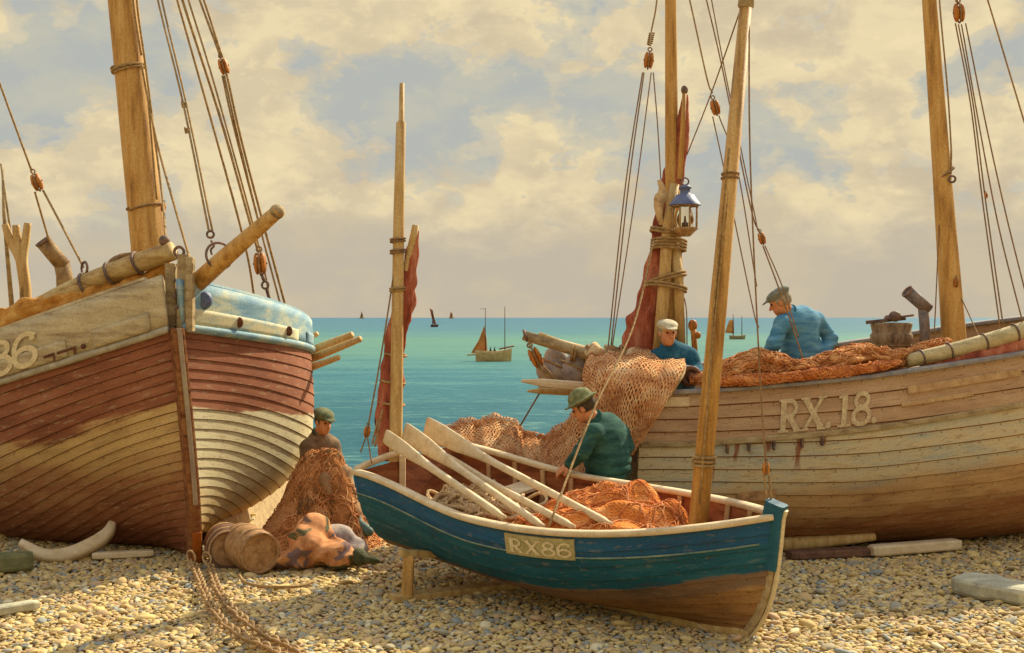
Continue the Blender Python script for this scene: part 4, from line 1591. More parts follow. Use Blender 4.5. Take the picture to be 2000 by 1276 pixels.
block(din, P(717, 843, 10.15), .055, (.15, 0, 1))
for q in ((738, 820, 10.3, 727, 868, 10.2), (747, 800, 10.3, 732, 872, 10.2)):
    rope(din, [P(*q[:3]), P(*q[3:])], .009)
# forestay and its tackle on the stem head
sh = DH.w((.03, 0, .98))
rope(din, [P(1463, 0, 8.75), P(1465, 300, 8.6), P(1482, 690, 8.4), P(1495, 900, 8.25)], .006, 'dark_rope')
block(din, P(1496, 915, 8.25), .05, (.03, 0, 1))
rope(din, [P(1492, 928, 8.25), P(1496, 960, 8.23), P(1500, 995, 8.22)], .008)
rope(din, [P(1502, 928, 8.25), P(1506, 970, 8.23), P(1504, 998, 8.22)], .008)
# mizzen sheet running to the bigger boat
rope(din, [P(1277, 470, 11.6), P(1236, 640, 10.7), P(1160, 800, 9.7), P(1072, 1028, 8.62)], .009)

# oars lying across the stern


def oar(p, q, label, bw=.075, bl=.95):
    p, q = Vector(p), Vector(q)
    L = (q-p).length
    d = (q-p)/L
    st = [0, .05, .1, .5, .8, .95, 1.05, 1.25, 1.6, L-bl-.05, L-bl, L-bl+.2, L-bl+.5, L-.2, L-.03, L]
    st = sorted(s for s in st if s <= L)
    A, Bq = [], []
    for s in st:
        if s < L-bl:
            A.append(.020 if s < .1 else .027)
            Bq.append(.020 if s < .1 else .027)
        else:
            k = (s-(L-bl))/bl
            A.append(.027+(bw-.027)*sm01(k*1.3)-(.006 if k > .99 else 0))
            Bq.append(.027-.017*k)
    e = (Vector((0, 0, 1))+Vector((.6, -.5, 0))).normalized()
    v, f = loft([p+d*s for s in st], A, Bq, e, 16, 3.2)
    o = mobj('oar', v, f, M['pale_wood'])
    tag(o, label, 'oar', 'oars in the dinghy')


oar(P(1195, 1026, 8.72), P(831, 833, 10.42), 'pale wooden oar with the highest and broadest blade among the oars in the dinghy', .088)
oar(P(1062, 1030, 8.80), P(790, 842, 10.3), 'pale oar with a rounded blade, between the pointed blade and the highest blade', .078)
oar(P(985, 1012, 8.95), P(752, 852, 10.1), 'pale oar with a pointed blade tip crossing in front of the small stern mast', .062, .75)
oar(P(1120, 1030, 8.70), P(848, 885, 10.25), 'slim pale oar lying lowest between the other oars', .05)

# rope and nets inside the dinghy


def dome(a0, a1, y0, y1, zfun, na, ny, seed, amp, frq, ridge=0.0):
    V = []
    for i in range(na):
        V.append([])
        fa = i/(na-1)
        a = a0+(a1-a0)*fa
        for k in range(ny):
            fy = k/(ny-1)
            yl = inner_y(a, .42)
            y = max(-yl, min(yl, (y0+(y1-y0)*fy)*yl))
            ed = min(1, 6*fa, 6*(1-fa))*min(1, 5*fy, 5*(1-fy))
            p = Vector((-a, y, 0))
            gi = DH.grid[int(np.interp(1-a/DH.L, DH.u, np.arange(len(DH.u))))]
            zmin = float(np.interp(abs(y)+.03, gi[:, 1], gi[:, 2]))+.05
            z = zfun(fa, fy)
            z += amp*ed*(mnoise.noise(p*frq+Vector((seed, 0, 0)))+.5*mnoise.noise(p*frq*2.3+Vector((0, seed, 0))))
            if ridge:
                z += ridge*ed*(abs(math.sin(7*a+6*y+1.6*mnoise.noise(p*3+Vector((seed, 2, 2)))))-.5)
            V[-1].append(DT @ Vector((-a, y, max(.21, zmin, z*ed+.21*(1-ed)))))
    return V


Gd = dome(.55, 2.15, -.98, .98, lambda fa, fy: .47+.16*math.sin(math.pi*min(1, fa*1.1+.05))+.15*fy, 90, 50, 4.2, .05, 3.0, .09)
o = grid_mesh('fishing_net', Gd, M['net_red'], base=DT @ Vector((-1.3, 0, .25)))
strands(Gd, 110, o, M['cord_red'], 5, .005, .010, 34)
tag(o, 'rust orange fishing net heaped in the bottom of the blue dinghy', 'net', 'fishing nets')
Gd = dome(2.0, 3.0, -.98, .55, lambda fa, fy: .42+.20*math.sin(math.pi*fa)*math.sin(math.pi*fy), 60, 50, 9.1, .10, 6, .05)
rp = empty('rope_pile', DT @ Vector((-2.5, 0, .25)), 'heap of cream coiled rope in the stern of the blue dinghy', 'rope')
grid_mesh('coil_heap', Gd, M['rope_pile'], rp)
strands(Gd, 70, rp, M['rope_pile'], 3, .011, .016, 30)
random.seed(8)
for k in range(16):
    a, y = random.uniform(2.1, 2.85), random.uniform(-.45, .25)
    c = DT @ Vector((-a, y, .62+random.uniform(-.05, .03)-.25*abs(a-2.5)-.12*abs(y+.1)))
    rr = random.uniform(.09, .17)
    pts = []
    ph = random.uniform(0, 6)
    e1 = Vector((1, random.uniform(-.4, .4), random.uniform(-.35, .35))).normalized()
    e2 = Vector((random.uniform(-.3, .3), 1, random.uniform(-.2, .5))).normalized()
    for i in range(34):
        t = i/33*6.28*1.25+ph
        pts.append(c+e1*math.cos(t)*rr*(1+.15*math.sin(2.3*t))+e2*math.sin(t)*rr*.8+Vector((0, 0, .02*math.sin(3*t+k))))
    MB().tube(pts, .014, 7).build('rope_coil', M['rope_pile'], rp)

# trestle under its raised stern
tr = empty('boat_prop', G(795, 1178), 'short wooden prop on a flat plank holding up the stern of the blue dinghy', 'prop')
g0 = G(795, 1176)
MB().beam(Vector((g0.x, g0.y, .03)), Vector((g0.x+.01, g0.y+.05, .35)), .085, .075, (0, 1, 0)).build('post', M['mast'], tr)
MB().beam(Vector((g0.x-.11, g0.y-.01, .03)), Vector((g0.x+.85, g0.y+.5, .03)), .16, .05).build('foot_plank', M['spar'], tr)
MB().beam(Vector((g0.x-.05, g0.y+.03, .37)), Vector((g0.x+.42, g0.y+.32, .31)), .09, .05).build('cross_piece', M['spar'], tr)

# ------------------------------------------------------------------ weathered boat on the right, stern towards the middle
rlg = empty('fishing_boat', RT.translation, 'weathered brown clinker fishing boat RX.18 with nets over its stern', 'boat', 'beached fishing boats')
rm = hull_mat('right_hull', [(0, 0, [S(156, 120, 86), S(186, 150, 110), S(202, 170, 130)]), (.47, .05, [S(158, 164, 152), S(188, 180, 148), S(208, 188, 142), S(190, 160, 112)]),
                             (.98, .16, [S(150, 110, 70), S(186, 146, 94), S(200, 164, 112)], 0, .12), (1.35, .5, [S(108, 62, 36), S(152, 102, 60), S(176, 130, 82)])], stretch=(1.5, 9))
# rust weeping below the chain plates
t_ = NT.__new__(NT)
t_.t, t_.n = rm.node_tree, rm.node_tree.nodes
pb = [n for n in t_.n if n.type == 'BSDF_PRINCIPLED'][0]
src_ = pb.inputs['Base Color'].links[0].from_socket
uv_ = [n for n in t_.n if n.type == 'TEX_COORD'][0].outputs['UV']
s2_ = t_.new('ShaderNodeSeparateXYZ')
t_.link(uv_, s2_.inputs[0])
wob = t_.math('MULTIPLY', t_.math('SUBTRACT', t_.noise(t_.mapping(uv_, scale=(9, 4, 1)), 1.0, 4), .5), .11)
acc = None
for a_, ln in ((4.99, .40), (4.77, .20), (4.50, .12), (4.23, .34), (4.02, .10)):
    dx = t_.math('ABSOLUTE', t_.math('SUBTRACT', t_.math('ADD', s2_.outputs[0], wob), a_))
    m1 = t_.smooth(dx, .030, .008)
    m2 = t_.smooth(s2_.outputs[1], .49+ln, .49+ln*.5)
    m3 = t_.smooth(s2_.outputs[1], .47, .49)
    m_4 = t_.math('MULTIPLY', t_.math('MULTIPLY', m1, m2), m3)
    acc = m_4 if acc is None else t_.math('MAXIMUM', acc, m_4)
t_.link(t_.mix(t_.math('MULTIPLY', acc, .85), src_, S(132, 66, 34)), pb.inputs['Base Color'])
for sd in (-1, 1):
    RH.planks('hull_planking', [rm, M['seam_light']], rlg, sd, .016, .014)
    pts = [q+Vector((0, 0, .012)) for q in RH.line(-1, sd, .0)]
    v, f = loft(pts, [.05]*len(pts), [.022]*len(pts), RT.to_3x3() @ Vector((0, 1, 0)), 10, 4)
    mobj('rail_cap', v, f, mat('blue_grey_rail', [S(120, 116, 116), S(160, 150, 130)], (8, 8, 8), .75, .2), rlg, smooth=False)
    pts = [RH.at(a, .46, sd, .014) for a in np.linspace(.04, RH.L-.01, 60)]
    v, f = loft(pts, [.028]*60, [.016]*60, RT.to_3x3() @ Vector((0, 0, 1)), 8, 4)
    mobj('rubbing_strake', v, f, M['grey_wood'], rlg, smooth=False)
RH.transom('transom', M['grey_wood'], rlg, .05)
RH.sheet('deck', M['deck'], rlg, -.32, .06)
stem_post(RH, rlg, 'stem', M['grey_wood'], .05, .09, .2, 0, 1, .05)
pts = [RT @ Vector((x, 0, z)) for x, z in ((-.3, .0), (-.9, -.05), (-3, -.05), (-5.6, -.05))]
v, f = loft(pts, [.05]*4, [.07]*4, RT.to_3x3() @ Vector((0, 1, 0)), 8, 6)
mobj('keel', v, f, M['seam'], rlg, smooth=False)


def ra_at_px(px, below=.2):
    return float(min(np.linspace(.1, RH.L, 900), key=lambda a: abs(1000+F*RH.at(a, below, -1)[0]/RH.at(a, below, -1)[1]-px)))


aL2, aR2 = ra_at_px(1518), ra_at_px(1716)
tt = (.98+.98+.4+.7+.86+.4)*.86*.30
kx2 = (aL2-aR2)/tt
glyphs('RX.18.', lambda x, y, l: RH.at(aL2-x*kx2, .415-y, -1, .019+l*.5), .30, M['faint_letter'], rlg, adv=.86)
# chain plates
for px in (1420, 1462, 1510, 1566, 1604):
    a_ = ra_at_px(px, .5)
    p0, p1 = RH.at(a_, .48, -1, .03), RH.at(a_, .56, -1, .03)
    MB().beam(p0, p1, .07, .02, (1, 0, 0)).build('chain_plate', M['iron'], rlg)
# repair planks nailed along the upper band
for (a0, a1, b0, b1) in ((ra_at_px(1770), ra_at_px(1990), .12, .19), (ra_at_px(1760), ra_at_px(1900), .26, .30)):
    pts = [RH.at(a, (b0+b1)/2, -1, .018) for a in np.linspace(a0, a1, 14)]
    v, f = loft(pts, [(b1-b0)/2]*14, [.010]*14, (0, 0, 1), 8, 5)
    mobj('doubling_plank', v, f, M['frame_wood'], rlg, smooth=False)
pts = [RH.at(a, .075, -1, .018) for a in np.linspace(RH.L-.05, ra_at_px(1345), 12)]
v, f = loft(pts, [.045]*12, [.012]*12, (0, 0, 1), 8, 5)
mobj('doubling_plank', v, f, M['pale_wood'], rlg, smooth=False)
a_ = ra_at_px(1480, .95)
pts = [RH.at(a, 1.0, -1, .02) for a in np.linspace(a_+.17, a_-.17, 7)]
v, f = loft(pts, [.05, .055, .05, .056, .05, .05, .045], [.012]*7, (0, 0, 1), 8, 5)
mobj('patch', v, f, M['barrel'], rlg, smooth=False)
# bilge keel on the near side
pts, A, Bq = [], [], []
for k in range(15):
    q = k/14
    a = 5.3-(5.3-3.35)*q
    pts.append(RH.at(a, 1.70-.02*q, -1, .05))
    A.append(.03+.04*math.sin(math.pi*min(1, q*.85+.12)))
    Bq.append(.03+.07*math.sin(math.pi*min(1, q*.85+.12)))
v, f = loft(pts, A, Bq, (0, 0, 1), 12, 3)
mobj('bilge_keel', v, f, M['spar'], rlg)
# foremast
fm0, fm1 = P(1866, 700, 11.95), P(1815, 0, 11.95)
fmd = (fm1-fm0).normalized()
MB().tube([fm0-fmd*.4, fm0, fm0.lerp(fm1, .5), fm1, fm1+fmd*1.8], [.125, .12, .088, .068, .05], 24).build('mast', M['mast'], rlg)
lashing(rlg, P(1846, 340, 11.95), (fmd+Vector((-.35, 0, -.35))).normalized(), .10, 1, .012, .03, 'dark_rope', 'rope_sling')
MB().ring(P(1860, 350, 11.85), (0, 1, .2), .03, .011).build('hook', M['iron'], rlg)
block(rlg, P(1868, 552, 11.82), .05, (0, 0, 1))
# mizzen mast with spars and brown sail bound to it
mm0, mm1 = P(1322, 720, 12.15), P(1310, 0, 12.15)
MB().tube([mm0-Vector((0, 0, .35)), mm0, P(1316, 480, 12.15), P(1312, 300, 12.15), mm1, P(1308, -420, 12.15)], [.092, .088, .078, .066, .056, .045], 20).build('mizzen_mast', M['mast'], rlg)
MB().tube([P(1284, 722, 11.98), P(1297, 560, 11.98), P(1304, 440, 12.0), P(1318, 360, 12.03)], [.062, .06, .054, .045], 16).build('spar', M['spar'], rlg)
MB().tube([P(1330, 705, 12.0), P(1324, 540, 12.02), P(1316, 470, 12.05)], [.05, .055, .045], 14).build('spar', M['spar'], rlg)
v, f = lump_tube(ridge=.8, pts=[P(1240, 722, 12.2), P(1254, 660, 12.2), P(1276, 590, 12.2), P(1294, 500, 12.2), P(1303, 420, 12.2), P(1308, 345, 12.2), P(1322, 300, 12.2)], rad=[.20, .185, .15, .13, .11, .07, .03], n=44, amp=.20, freq=4.5, seed=21, sub=14, flat=(1, .6), roll=(1, 0, 0))
mobj('furled_sail', v, f, M['sail_brown'], rlg)
v, f = lump_tube([P(1326, 370, 12.1), P(1332, 300, 12.1), P(1336, 230, 12.1), P(1338, 185, 12.1)], [.04, .045, .06, .025], 16, .3, 7, 5, 8, (1, .8), (1, 0, 0))
mobj('furled_sail', v, f, M['sail_brown'], rlg)
MB().tube([P(1328, 350, 12.05), P(1334, 240, 12.05), P(1337, 174, 12.05)], [.028, .026, .02], 10).build('gaff', M['mast'], rlg)
MB().ell(P(1337, 176, 12.05), (.035, .035, .045)).build('gaff_cap', M['iron'], rlg)
for (px, py, rr, ax_, tn) in ((1306, 480, .17, (.1, .1, 1), 4), (1303, 545, .19, (-.25, .1, 1), 2), (1301, 562, .2, (.2, .1, 1), 2), (1300, 455, .15, (.3, 0, 1), 2)):
    lashing(rlg, P(px, py, 12.1), ax_, rr, tn, .014, .03, 'rope', 'lashing')
v, f = lump_tube([P(1287, 352, 12.0), P(1294, 375, 12.0), P(1288, 395, 12.0), P(1292, 440, 12.0)], [.02, .04, .05, .02], 12, .4, 9, 31)
mobj('rope_hank', v, f, M['rope_pile'], rlg)
# bumpkin over the stern with its tackle
MB().tube([P(1300, 712, 11.9), P(1150, 692, 11.9), P(1022, 655, 11.9)], [.065, .06, .048], 16).build('bumpkin', M['grey_wood'], rlg)
MB().tube([P(1150, 684, 11.9), P(1090, 668, 11.9), P(1052, 654, 11.9)], .03, 10).build('bumpkin', M['spar'], rlg)
MB().ring(P(1026, 656, 11.9), (1, 0, .3), .052, .014).build('iron_band', M['iron'], rlg)
block(rlg, P(1046, 698, 11.85), .115, P(1032, 668, 11.85)-P(1060, 725, 11.85))
for q in ((1033, 672, 1040, 684), (1048, 712, 1080, 738), (1056, 710, 1090, 745), (1042, 712, 1078, 742)):
    rope(rlg, [P(q[0], q[1], 11.85), P(q[2], q[3], 11.85)], .009)
for px in (1120, 1150, 1186, 1215):
    lashing(rlg, P(px, 690-(1150-px)*.02, 11.9), (1, 0, -.2), .075, 2, .012, .03, 'rope', 'lashing')
for i, (px, py) in enumerate(((1165, 690), (1195, 694), (1235, 700))):
    v, f = lump_tube([P(px-22, py+4, 11.85), P(px, py-4, 11.85), P(px+24, py+6, 11.85)], [.03, .07, .03], 12, .4, 9, 40+i)
    mobj('rope_hank', v, f, M['dark_rope'] if i % 2 else M['rope_pile'], rlg)
v, f = loft([P(1240, 762, 11.6), P(1150, 756, 11.6), P(1060, 748, 11.6), P(1018, 744, 11.6)], [.045, .045, .04, .012], [.05]*4, (0, 0, 1), 10, 4)
mobj('outrigger_plank', v, f, M['pale_wood'], rlg, smooth=False)
v, f = loft([P(1150, 768, 11.75), P(1060, 764, 11.75), P(1030, 764, 11.75)], [.035, .03, .01], [.04]*3, (0, 0, 1), 10, 4)
mobj('outrigger_plank', v, f, M['spar'], rlg, smooth=False)
MB().tube([P(1055, 766, 11.75), P(1016, 832, 11.75)], .008, 8).build('hanging_line', M['dark_rope'], rlg)
# furled yard along the rail towards the bow
yp = [P(1770, 706, 11.12), P(1830, 692, 11.12), P(1900, 675, 11.15), P(1980, 652, 11.2), P(2090, 615, 11.35)]
MB().tube(spline(yp, 6), [.062, .085], 18).build('yard', mat('bleached_yard', [S(140, 120, 80), S(188, 168, 116), S(204, 186, 136)], (4, 14, 14), .75, .25), rlg)
for (px, py, d, rr) in ((1800, 699, 11.12, .07), (1854, 686, 11.13, .074), (1922, 669, 11.16, .08), (1982, 651, 11.2, .085)):
    MB().ring(P(px, py, d), yp[3]-yp[0], rr, .009, 22, 7).build('yard_band', M['iron'], rlg)
v, f = lump_tube([P(1800, 712, 11.14), P(1880, 702, 11.16), P(1960, 682, 11.2), P(2080, 650, 11.35)], [.02, .07, .09, .09], 16, .25, 6, 14)
mobj('furled_sail', v, f, M['sail_brown'], rlg)
# stove pipe and the lidded tub amidships
sp_ = MB()
v, f = loft([P(1806, 720, 12.0), P(1806, 640, 12.0), P(1803, 596, 12.0)], [.05, .05, .052], [.05]*3, (1, 0, 0), 18)
sp_.add(v, f)
v, f = loft([P(1813, 605, 12.0), P(1774, 571, 11.95)], [.054, .062], [.062]*2, (.7, 0, -.7), 18)
sp_.add(v, f)
so = sp_.build('stove_pipe', M['stove'], rlg)
pm = P(1774, 571, 11.95)
MB().lathe(pm, pm-P(1813, 605, 12.0), [(.002, .066), (.02, .066), (.02, .05), (-.04, .048), (-.04, 0)], 18).build('pipe_mouth', M['iron'], so)
tub = MB().lathe(P(1741, 738, 12.1), (0, 0, 1), [(0, 0), (0, .16), (.03, .165), (.34, .185), (.36, .20), (.42, .205), (.44, .19), (.45, .185), (.52, .2), (.54, .2), (.545, 0)], 26).build('hatch_tub', mat('tub_wood', [S(98, 76, 54), S(150, 124, 90), S(168, 144, 108)], (16, 16, 2.5), .8, .3), rlg)
MB().beam(P(1692, 630, 12.05), P(1768, 622, 12.05), .045, .035).beam(P(1735, 622, 12.0), P(1784, 616, 12.0), .035, .02).build('lid_bar', M['iron'], tub)
MB().ell(P(1748, 618, 12.0), (.06, .06, .055)).ell(P(1735, 622, 12.05), (.04, .04, .035)).build('lid_knob', M['iron'], tub)
for k in (0, 1):
    MB().ring(P(1741, 738, 12.1)+Vector((0, 0, .10+.22*k)), (0, 0, 1), .172+.012*k, .010, 28, 6).build('hoop', M['dark_rope'], tub)
MB().tube([P(1346, 735, 11.35), P(1350, 735, 11.15)], [.10, .09], 18).ring(P(1350, 735, 11.14), (.1, 1, 0), .075, .02).ring(P(1353, 738, 11.12), (.1, 1, 0), .03, .012).build('deadeye', M['dark_barrel'], rlg)
MB().tube([P(1359, 712, 12.0), P(1354, 640, 12.0)], [.028, .03], 10).ell(P(1353, 636, 12.0), (.045, .04, .06)).ell(P(1363, 655, 11.97), (.03, .03, .035)).build('belaying_post', M['block'], rlg)
# rigging
for r_, pts in ((.008, [(1290, -120, 12.1), (1283, 0, 12), (1272, 62, 12)]),
                (.007, [(1255, 142, 12), (1222, 360, 11.9), (1188, 676, 11.9)]), (.007, [(1258, 142, 12), (1228, 360, 11.9), (1193, 680, 11.9)]), (.006, [(1272, 142, 12), (1238, 400, 11.9), (1196, 676, 11.9)]),
                (.006, [(1276, 142, 12), (1284, 240, 12), (1292, 372, 12)]),
                (.008, [(1330, -60, 11.9), (1347, 0, 11.8), (1380, 150, 11.6), (1391, 182, 11.5)]),
                (.006, [(1392, 228, 11.5), (1414, 330, 11.4), (1470, 600, 11.3), (1482, 640, 11.3)]), (.006, [(1404, 226, 11.5), (1440, 330, 11.4), (1478, 560, 11.3)]),
                (.006, [(1446, 20, 9.4), (1390, 180, 11.0), (1342, 302, 12.0)]),
                (.007, [(1375, -20, 11.9), (1410, 130, 11.7), (1465, 400, 11.4), (1484, 455, 11.3)]), (.006, [(1386, -20, 11.9), (1420, 160, 11.7), (1470, 400, 11.4), (1480, 450, 11.3)]),
                (.007, [(1490, 480, 11.3), (1520, 560, 11.2), (1548, 640, 11.2), (1568, 700, 11.15)]), (.006, [(1494, 480, 11.3), (1528, 560, 11.2), (1560, 660, 11.2)]),
                (.006, [(1326, 560, 12), (1340, 600, 12), (1342, 690, 12)]),
                (.008, [(1838, -60, 11.9), (1835, 0, 11.9), (1851, 180, 11.9), (1858, 292, 11.88)]), (.010, [(1858, 292, 11.88), (1857, 340, 11.86)]),
                (.008, [(1866, -30, 11.8), (1870, 5, 11.8)]),
                (.007, [(1866, 46, 11.8), (1895, 200, 11.7), (1920, 400, 11.5), (1956, 660, 11.2)]), (.007, [(1872, 48, 11.8), (1900, 200, 11.7), (1926, 400, 11.5), (1962, 655, 11.2)]),
                (.007, [(1878, 48, 11.8), (1915, 260, 11.6), (1952, 450, 11.4), (2000, 640, 11.2)]), (.007, [(1886, 46, 11.8), (1925, 240, 11.6), (1965, 420, 11.4), (2010, 600, 11.2)]),
                (.008, [(1915, -40, 11.8), (1929, 0, 11.8), (1965, 120, 11.8), (2010, 270, 11.8)]),
                (.006, [(1834, 440, 11.9), (1829, 560, 11.85), (1823, 690, 11.8)]), (.006, [(1874, 575, 11.9), (1895, 620, 11.7), (1918, 672, 11.3)])):
    rope(rlg, [P(*q) for q in pts], r_, 'dark_rope' if r_ < .0075 else 'rope')
block(rlg, P(1267, 118, 12), .095, (.12, 0, 1))
lashing(rlg, P(1271, 76, 12), (.2, 0, 1), .022, 6, .008, .02, 'rope', 'seizing')
block(rlg, P(1397, 210, 11.5), .085, P(1391, 185, 11.5)-P(1403, 232, 11.5))
block(rlg, P(1488, 466, 11.3), .065, P(1480, 440, 11.3)-P(1494, 490, 11.3))
block(rlg, P(1873, 25, 11.8), .105, (-.08, 0, 1))
block(rlg, P(1926, 382, 11.5), .03, (-.1, 0, 1))

# lantern hung on the mizzen mast
lc = P(1338, 462, 11.85)
lan = empty('lantern', lc, 'ship lantern with a blue grey conical top and glass panes hung on the mizzen mast', 'lantern')
MB().lathe(lc, (0, 0, 1), [(.30, .155), (.31, .15), (.40, .085), (.41, .05), (.455, .048), (.46, .062), (.48, .06), (.495, .03), (.495, 0)], 24).build('lamp_roof', M['lamp_roof'], lan)
fr = MB().lathe(lc, (0, 0, 1), [(.0, .0), (.0, .05), (.05, .10), (.07, .125), (.085, .125), (.085, 0)], 24)
fr.ring(lc+Vector((0, 0, .295)), (0, 0, 1), .125, .010, 26, 6)
frame_ = fr.build('lamp_base', M['lamp_frame'], lan)
for k in range(8):
    a = 2*math.pi*(k+.3)/8
    o_ = Vector((math.cos(a), math.sin(a), 0))*.118
    MB().tube([lc+o_+Vector((0, 0, .08)), lc+o_*1.05+Vector((0, 0, .30))], .010, 8).build('lamp_bar', M['lamp_frame'], lan)
MB().lathe(lc, (0, 0, 1), [(.085, .07), (.16, .085), (.22, .075), (.29, .05)], 20).build('lamp_glass', M['glass'], lan)
MB().lathe(lc, (0, 0, 1), [(.085, .0), (.085, .03), (.13, .03), (.14, .012), (.19, .008), (.2, 0)], 12).build('lamp_burner', M['iron'], lan)
MB().ring(lc+Vector((0, 0, .53)), (0, 1, 0), .035, .008, 18, 6).build('lamp_handle', M['iron'], lan)

# canvas sacks lashed at its stern
for i, (c, r3, lab) in enumerate(((P(1080, 722, 12.1), (.16, .15, .15), 'grey canvas sack farthest out under the stern bumpkin'), (P(1122, 728, 12.05), (.17, .16, .16), 'grey canvas sack tied with a cord, nearest the hanging net'))):
    def fn(p, c=c, r3=r3, i=i):
        d = sd_ell(p, c, r3)
        d = smin(d, sd_ell(p, np.array(c)+np.array([.03, 0, .13]), (.08, .07, .09)), .08)
        q = p*7+i*3
        return d+.022*np.sin(q[:, 0]*1.3+2*np.sin(q[:, 2]))*np.cos(q[:, 2]*1.7+q[:, 1])
    sk = empty('canvas_sack', c-Vector((0, 0, r3[2])), lab, 'sack', 'canvas sacks')
    sdf_obj('bag', fn, np.array(c)-.3, np.array(c)+.3, .014, M['canvas'], sk)
    lashing(sk, c+Vector((.02, 0, .04)), (.5, .1, 1), r3[0]*1.02, 1, .010, .02, 'rope', 'cord')
# supports of those sacks: a stern platform
MB().beam(P(1052, 758, 12.1), P(1240, 752, 12.1), .42, .03).build('stern_platform', M['grey_wood'], rlg)

# ------------------------------------------------------------------ nets: the big one hung from the right boat's stern, and folds along its rail


def net_sheet(cols, rows=64, sub=9, amp=.05, frq=4.0, seed=0.0, push=0.0):
    """cols: list of polylines (same length); a draped mesh through them"""
    n = len(cols[0])
    down = [spline([c[k] for k in range(n)], max(2, rows//(n-1))) for c in cols]
    m = len(down[0])
    across = [spline([down[j][i] for j in range(len(cols))], sub) for i in range(m)]
    w_ = len(across[0])
    Gd = []
    for i in range(m):
        Gd.append([])
        for j in range(w_):
            p = across[i][j]
            nn = (across[min(i+1, m-1)][j]-across[max(i-1, 0)][j]).cross(across[i][min(j+1, w_-1)]-across[i][max(j-1, 0)]).normalized()
            # long soft folds running down the hang of the net
            fold = abs(math.sin(j*.33+1.5*mnoise.noise(p*1.3+Vector((seed, 0, 0)))+i*.015))-.5
            e = amp*(.6*mnoise.noise(p*frq+Vector((seed, 0, 0)))+.3*mnoise.noise(p*frq*2.4))+amp*1.1*fold+amp*.5*(abs(math.sin(j*.9+2*mnoise.noise(p*2.2+Vector((0, seed, 0)))-i*.02))-.5)
            Gd[-1].append(p+nn*(e+push))
    return Gd


def col4(xr, yr, dr, xf, yf, df, mid=None):
    rdg = P(xr, yr, dr)
    foot = P(xf, yf, df)
    md = P(*mid) if mid else rdg.lerp(foot, .5)+Vector((0, -.12, .05))
    back = Vector((rdg.x, rdg.y+.55, max(.0, rdg.z-1.0)) if rdg.z < 1.4 else (rdg.x+.05, rdg.y+.35, rdg.z-.12))
    return [back, rdg+Vector((0, .12, -.02)), rdg, md, foot]


cols = [col4(868, 868, 12.0, 878, 985, 11.5), col4(884, 848, 12.0, 895, 1010, 11.2), col4(935, 838, 12.0, 940, 1030, 11.0), col4(985, 836, 12.0, 985, 1030, 11.0),
        col4(1022, 856, 11.95, 1020, 1030, 11.0), col4(1060, 868, 11.9, 1055, 1030, 11.0), col4(1095, 852, 11.8, 1085, 1030, 11.0), col4(1128, 822, 11.6, 1118, 1025, 11.0),
        col4(1148, 770, 11.5, 1150, 985, 10.95, (1150, 870, 11.1)), col4(1152, 704, 11.7, 1178, 950, 10.95, (1156, 760, 11.15)), col4(1195, 692, 11.9, 1200, 922, 10.93, (1190, 735, 11.0)),
        col4(1262, 694, 11.95, 1222, 896, 10.90, (1262, 738, 10.90)), col4(1332, 706, 11.9, 1238, 880, 10.9, (1330, 738, 10.88))]
nroot = empty('fishing_net', (P(1000, 1000, 11.2).x, 11.4, 0), 'large orange fishing net hanging from the right boat stern down behind the dinghy', 'net', 'fishing nets')
heap_cols = cols[:9]
hb_g = net_sheet(heap_cols, 64, 9, .045, 4.0, 3.3, -.05)
grid_mesh('net_folds', hb_g, M['net'], nroot)
for k, (sd_, pu) in enumerate(((3.3, 0.0), (7.9, .03), (12.4, -.03))):
    Gd = net_sheet(cols, 64, 9, .04, 3.0, sd_, pu)
    grid_mesh('net_layer', Gd, M['mesh'], nroot)
strands(Gd, 260, nroot, M['cord'], 9, .006, .03, 40, bias=.7)
MB().tube([r[-1] for r in Gd], .014, 8).build('head_rope', M['rope'], nroot)
# folds on the rail
hp = [P(1345, 742, 11.15), P(1400, 738, 11.15), P(1430, 722, 11.15), P(1480, 712, 11.2), P(1530, 722, 11.2), P(1590, 724, 11.2), P(1640, 708, 11.2), P(1690, 700, 11.25), P(1735, 704, 11.2), P(1775, 694, 11.25), P(1815, 676, 11.35), P(1855, 668, 11.5)]
def bundle(name, pts, rad, n, amp, freq, seed, sub, flat, roll, long, mt, label, cords, cm):
    v, f = lump_tube(pts, rad, n, amp, freq, seed, sub, flat, roll, long, .25, .9, 9)
    m = len(v)//n
    Gd = [v[i*n:(i+1)*n] for i in range(m)]
    o = grid_mesh(name, Gd, mt, wrap=True)
    strands(Gd, cords, o, cm, seed, .0055, .012, 36, True, bias=.75)
    return tag(o, label, 'net', 'fishing nets')


bundle('fishing_net', hp, [.05, .10, .13, .16, .13, .12, .15, .16, .13, .07, .055, .03], 40, .30, 3.4, 17, 14, (1.3, .75), (0, 1, 0), .8, M['net'],
       'folded orange fishing net bunched along the right boat rail below the light blue smock', 170, M['cord'])
bundle('fishing_net', [P(1390, 746, 11.0), P(1450, 742, 10.95), P(1530, 738, 10.93), P(1620, 728, 10.93), P(1700, 718, 10.93), P(1760, 706, 11.0)], [.03, .06, .045, .05, .045, .02], 24, .35, 5, 27, 12, (1, .7), (0, 1, 0), 1,
       M['net_red'], 'narrow dark rust edge of netting hanging just over the rail above the letters RX.18', 60, M['cord_red'])

# heap of mended net at the left boat, the bundles and barrels in front


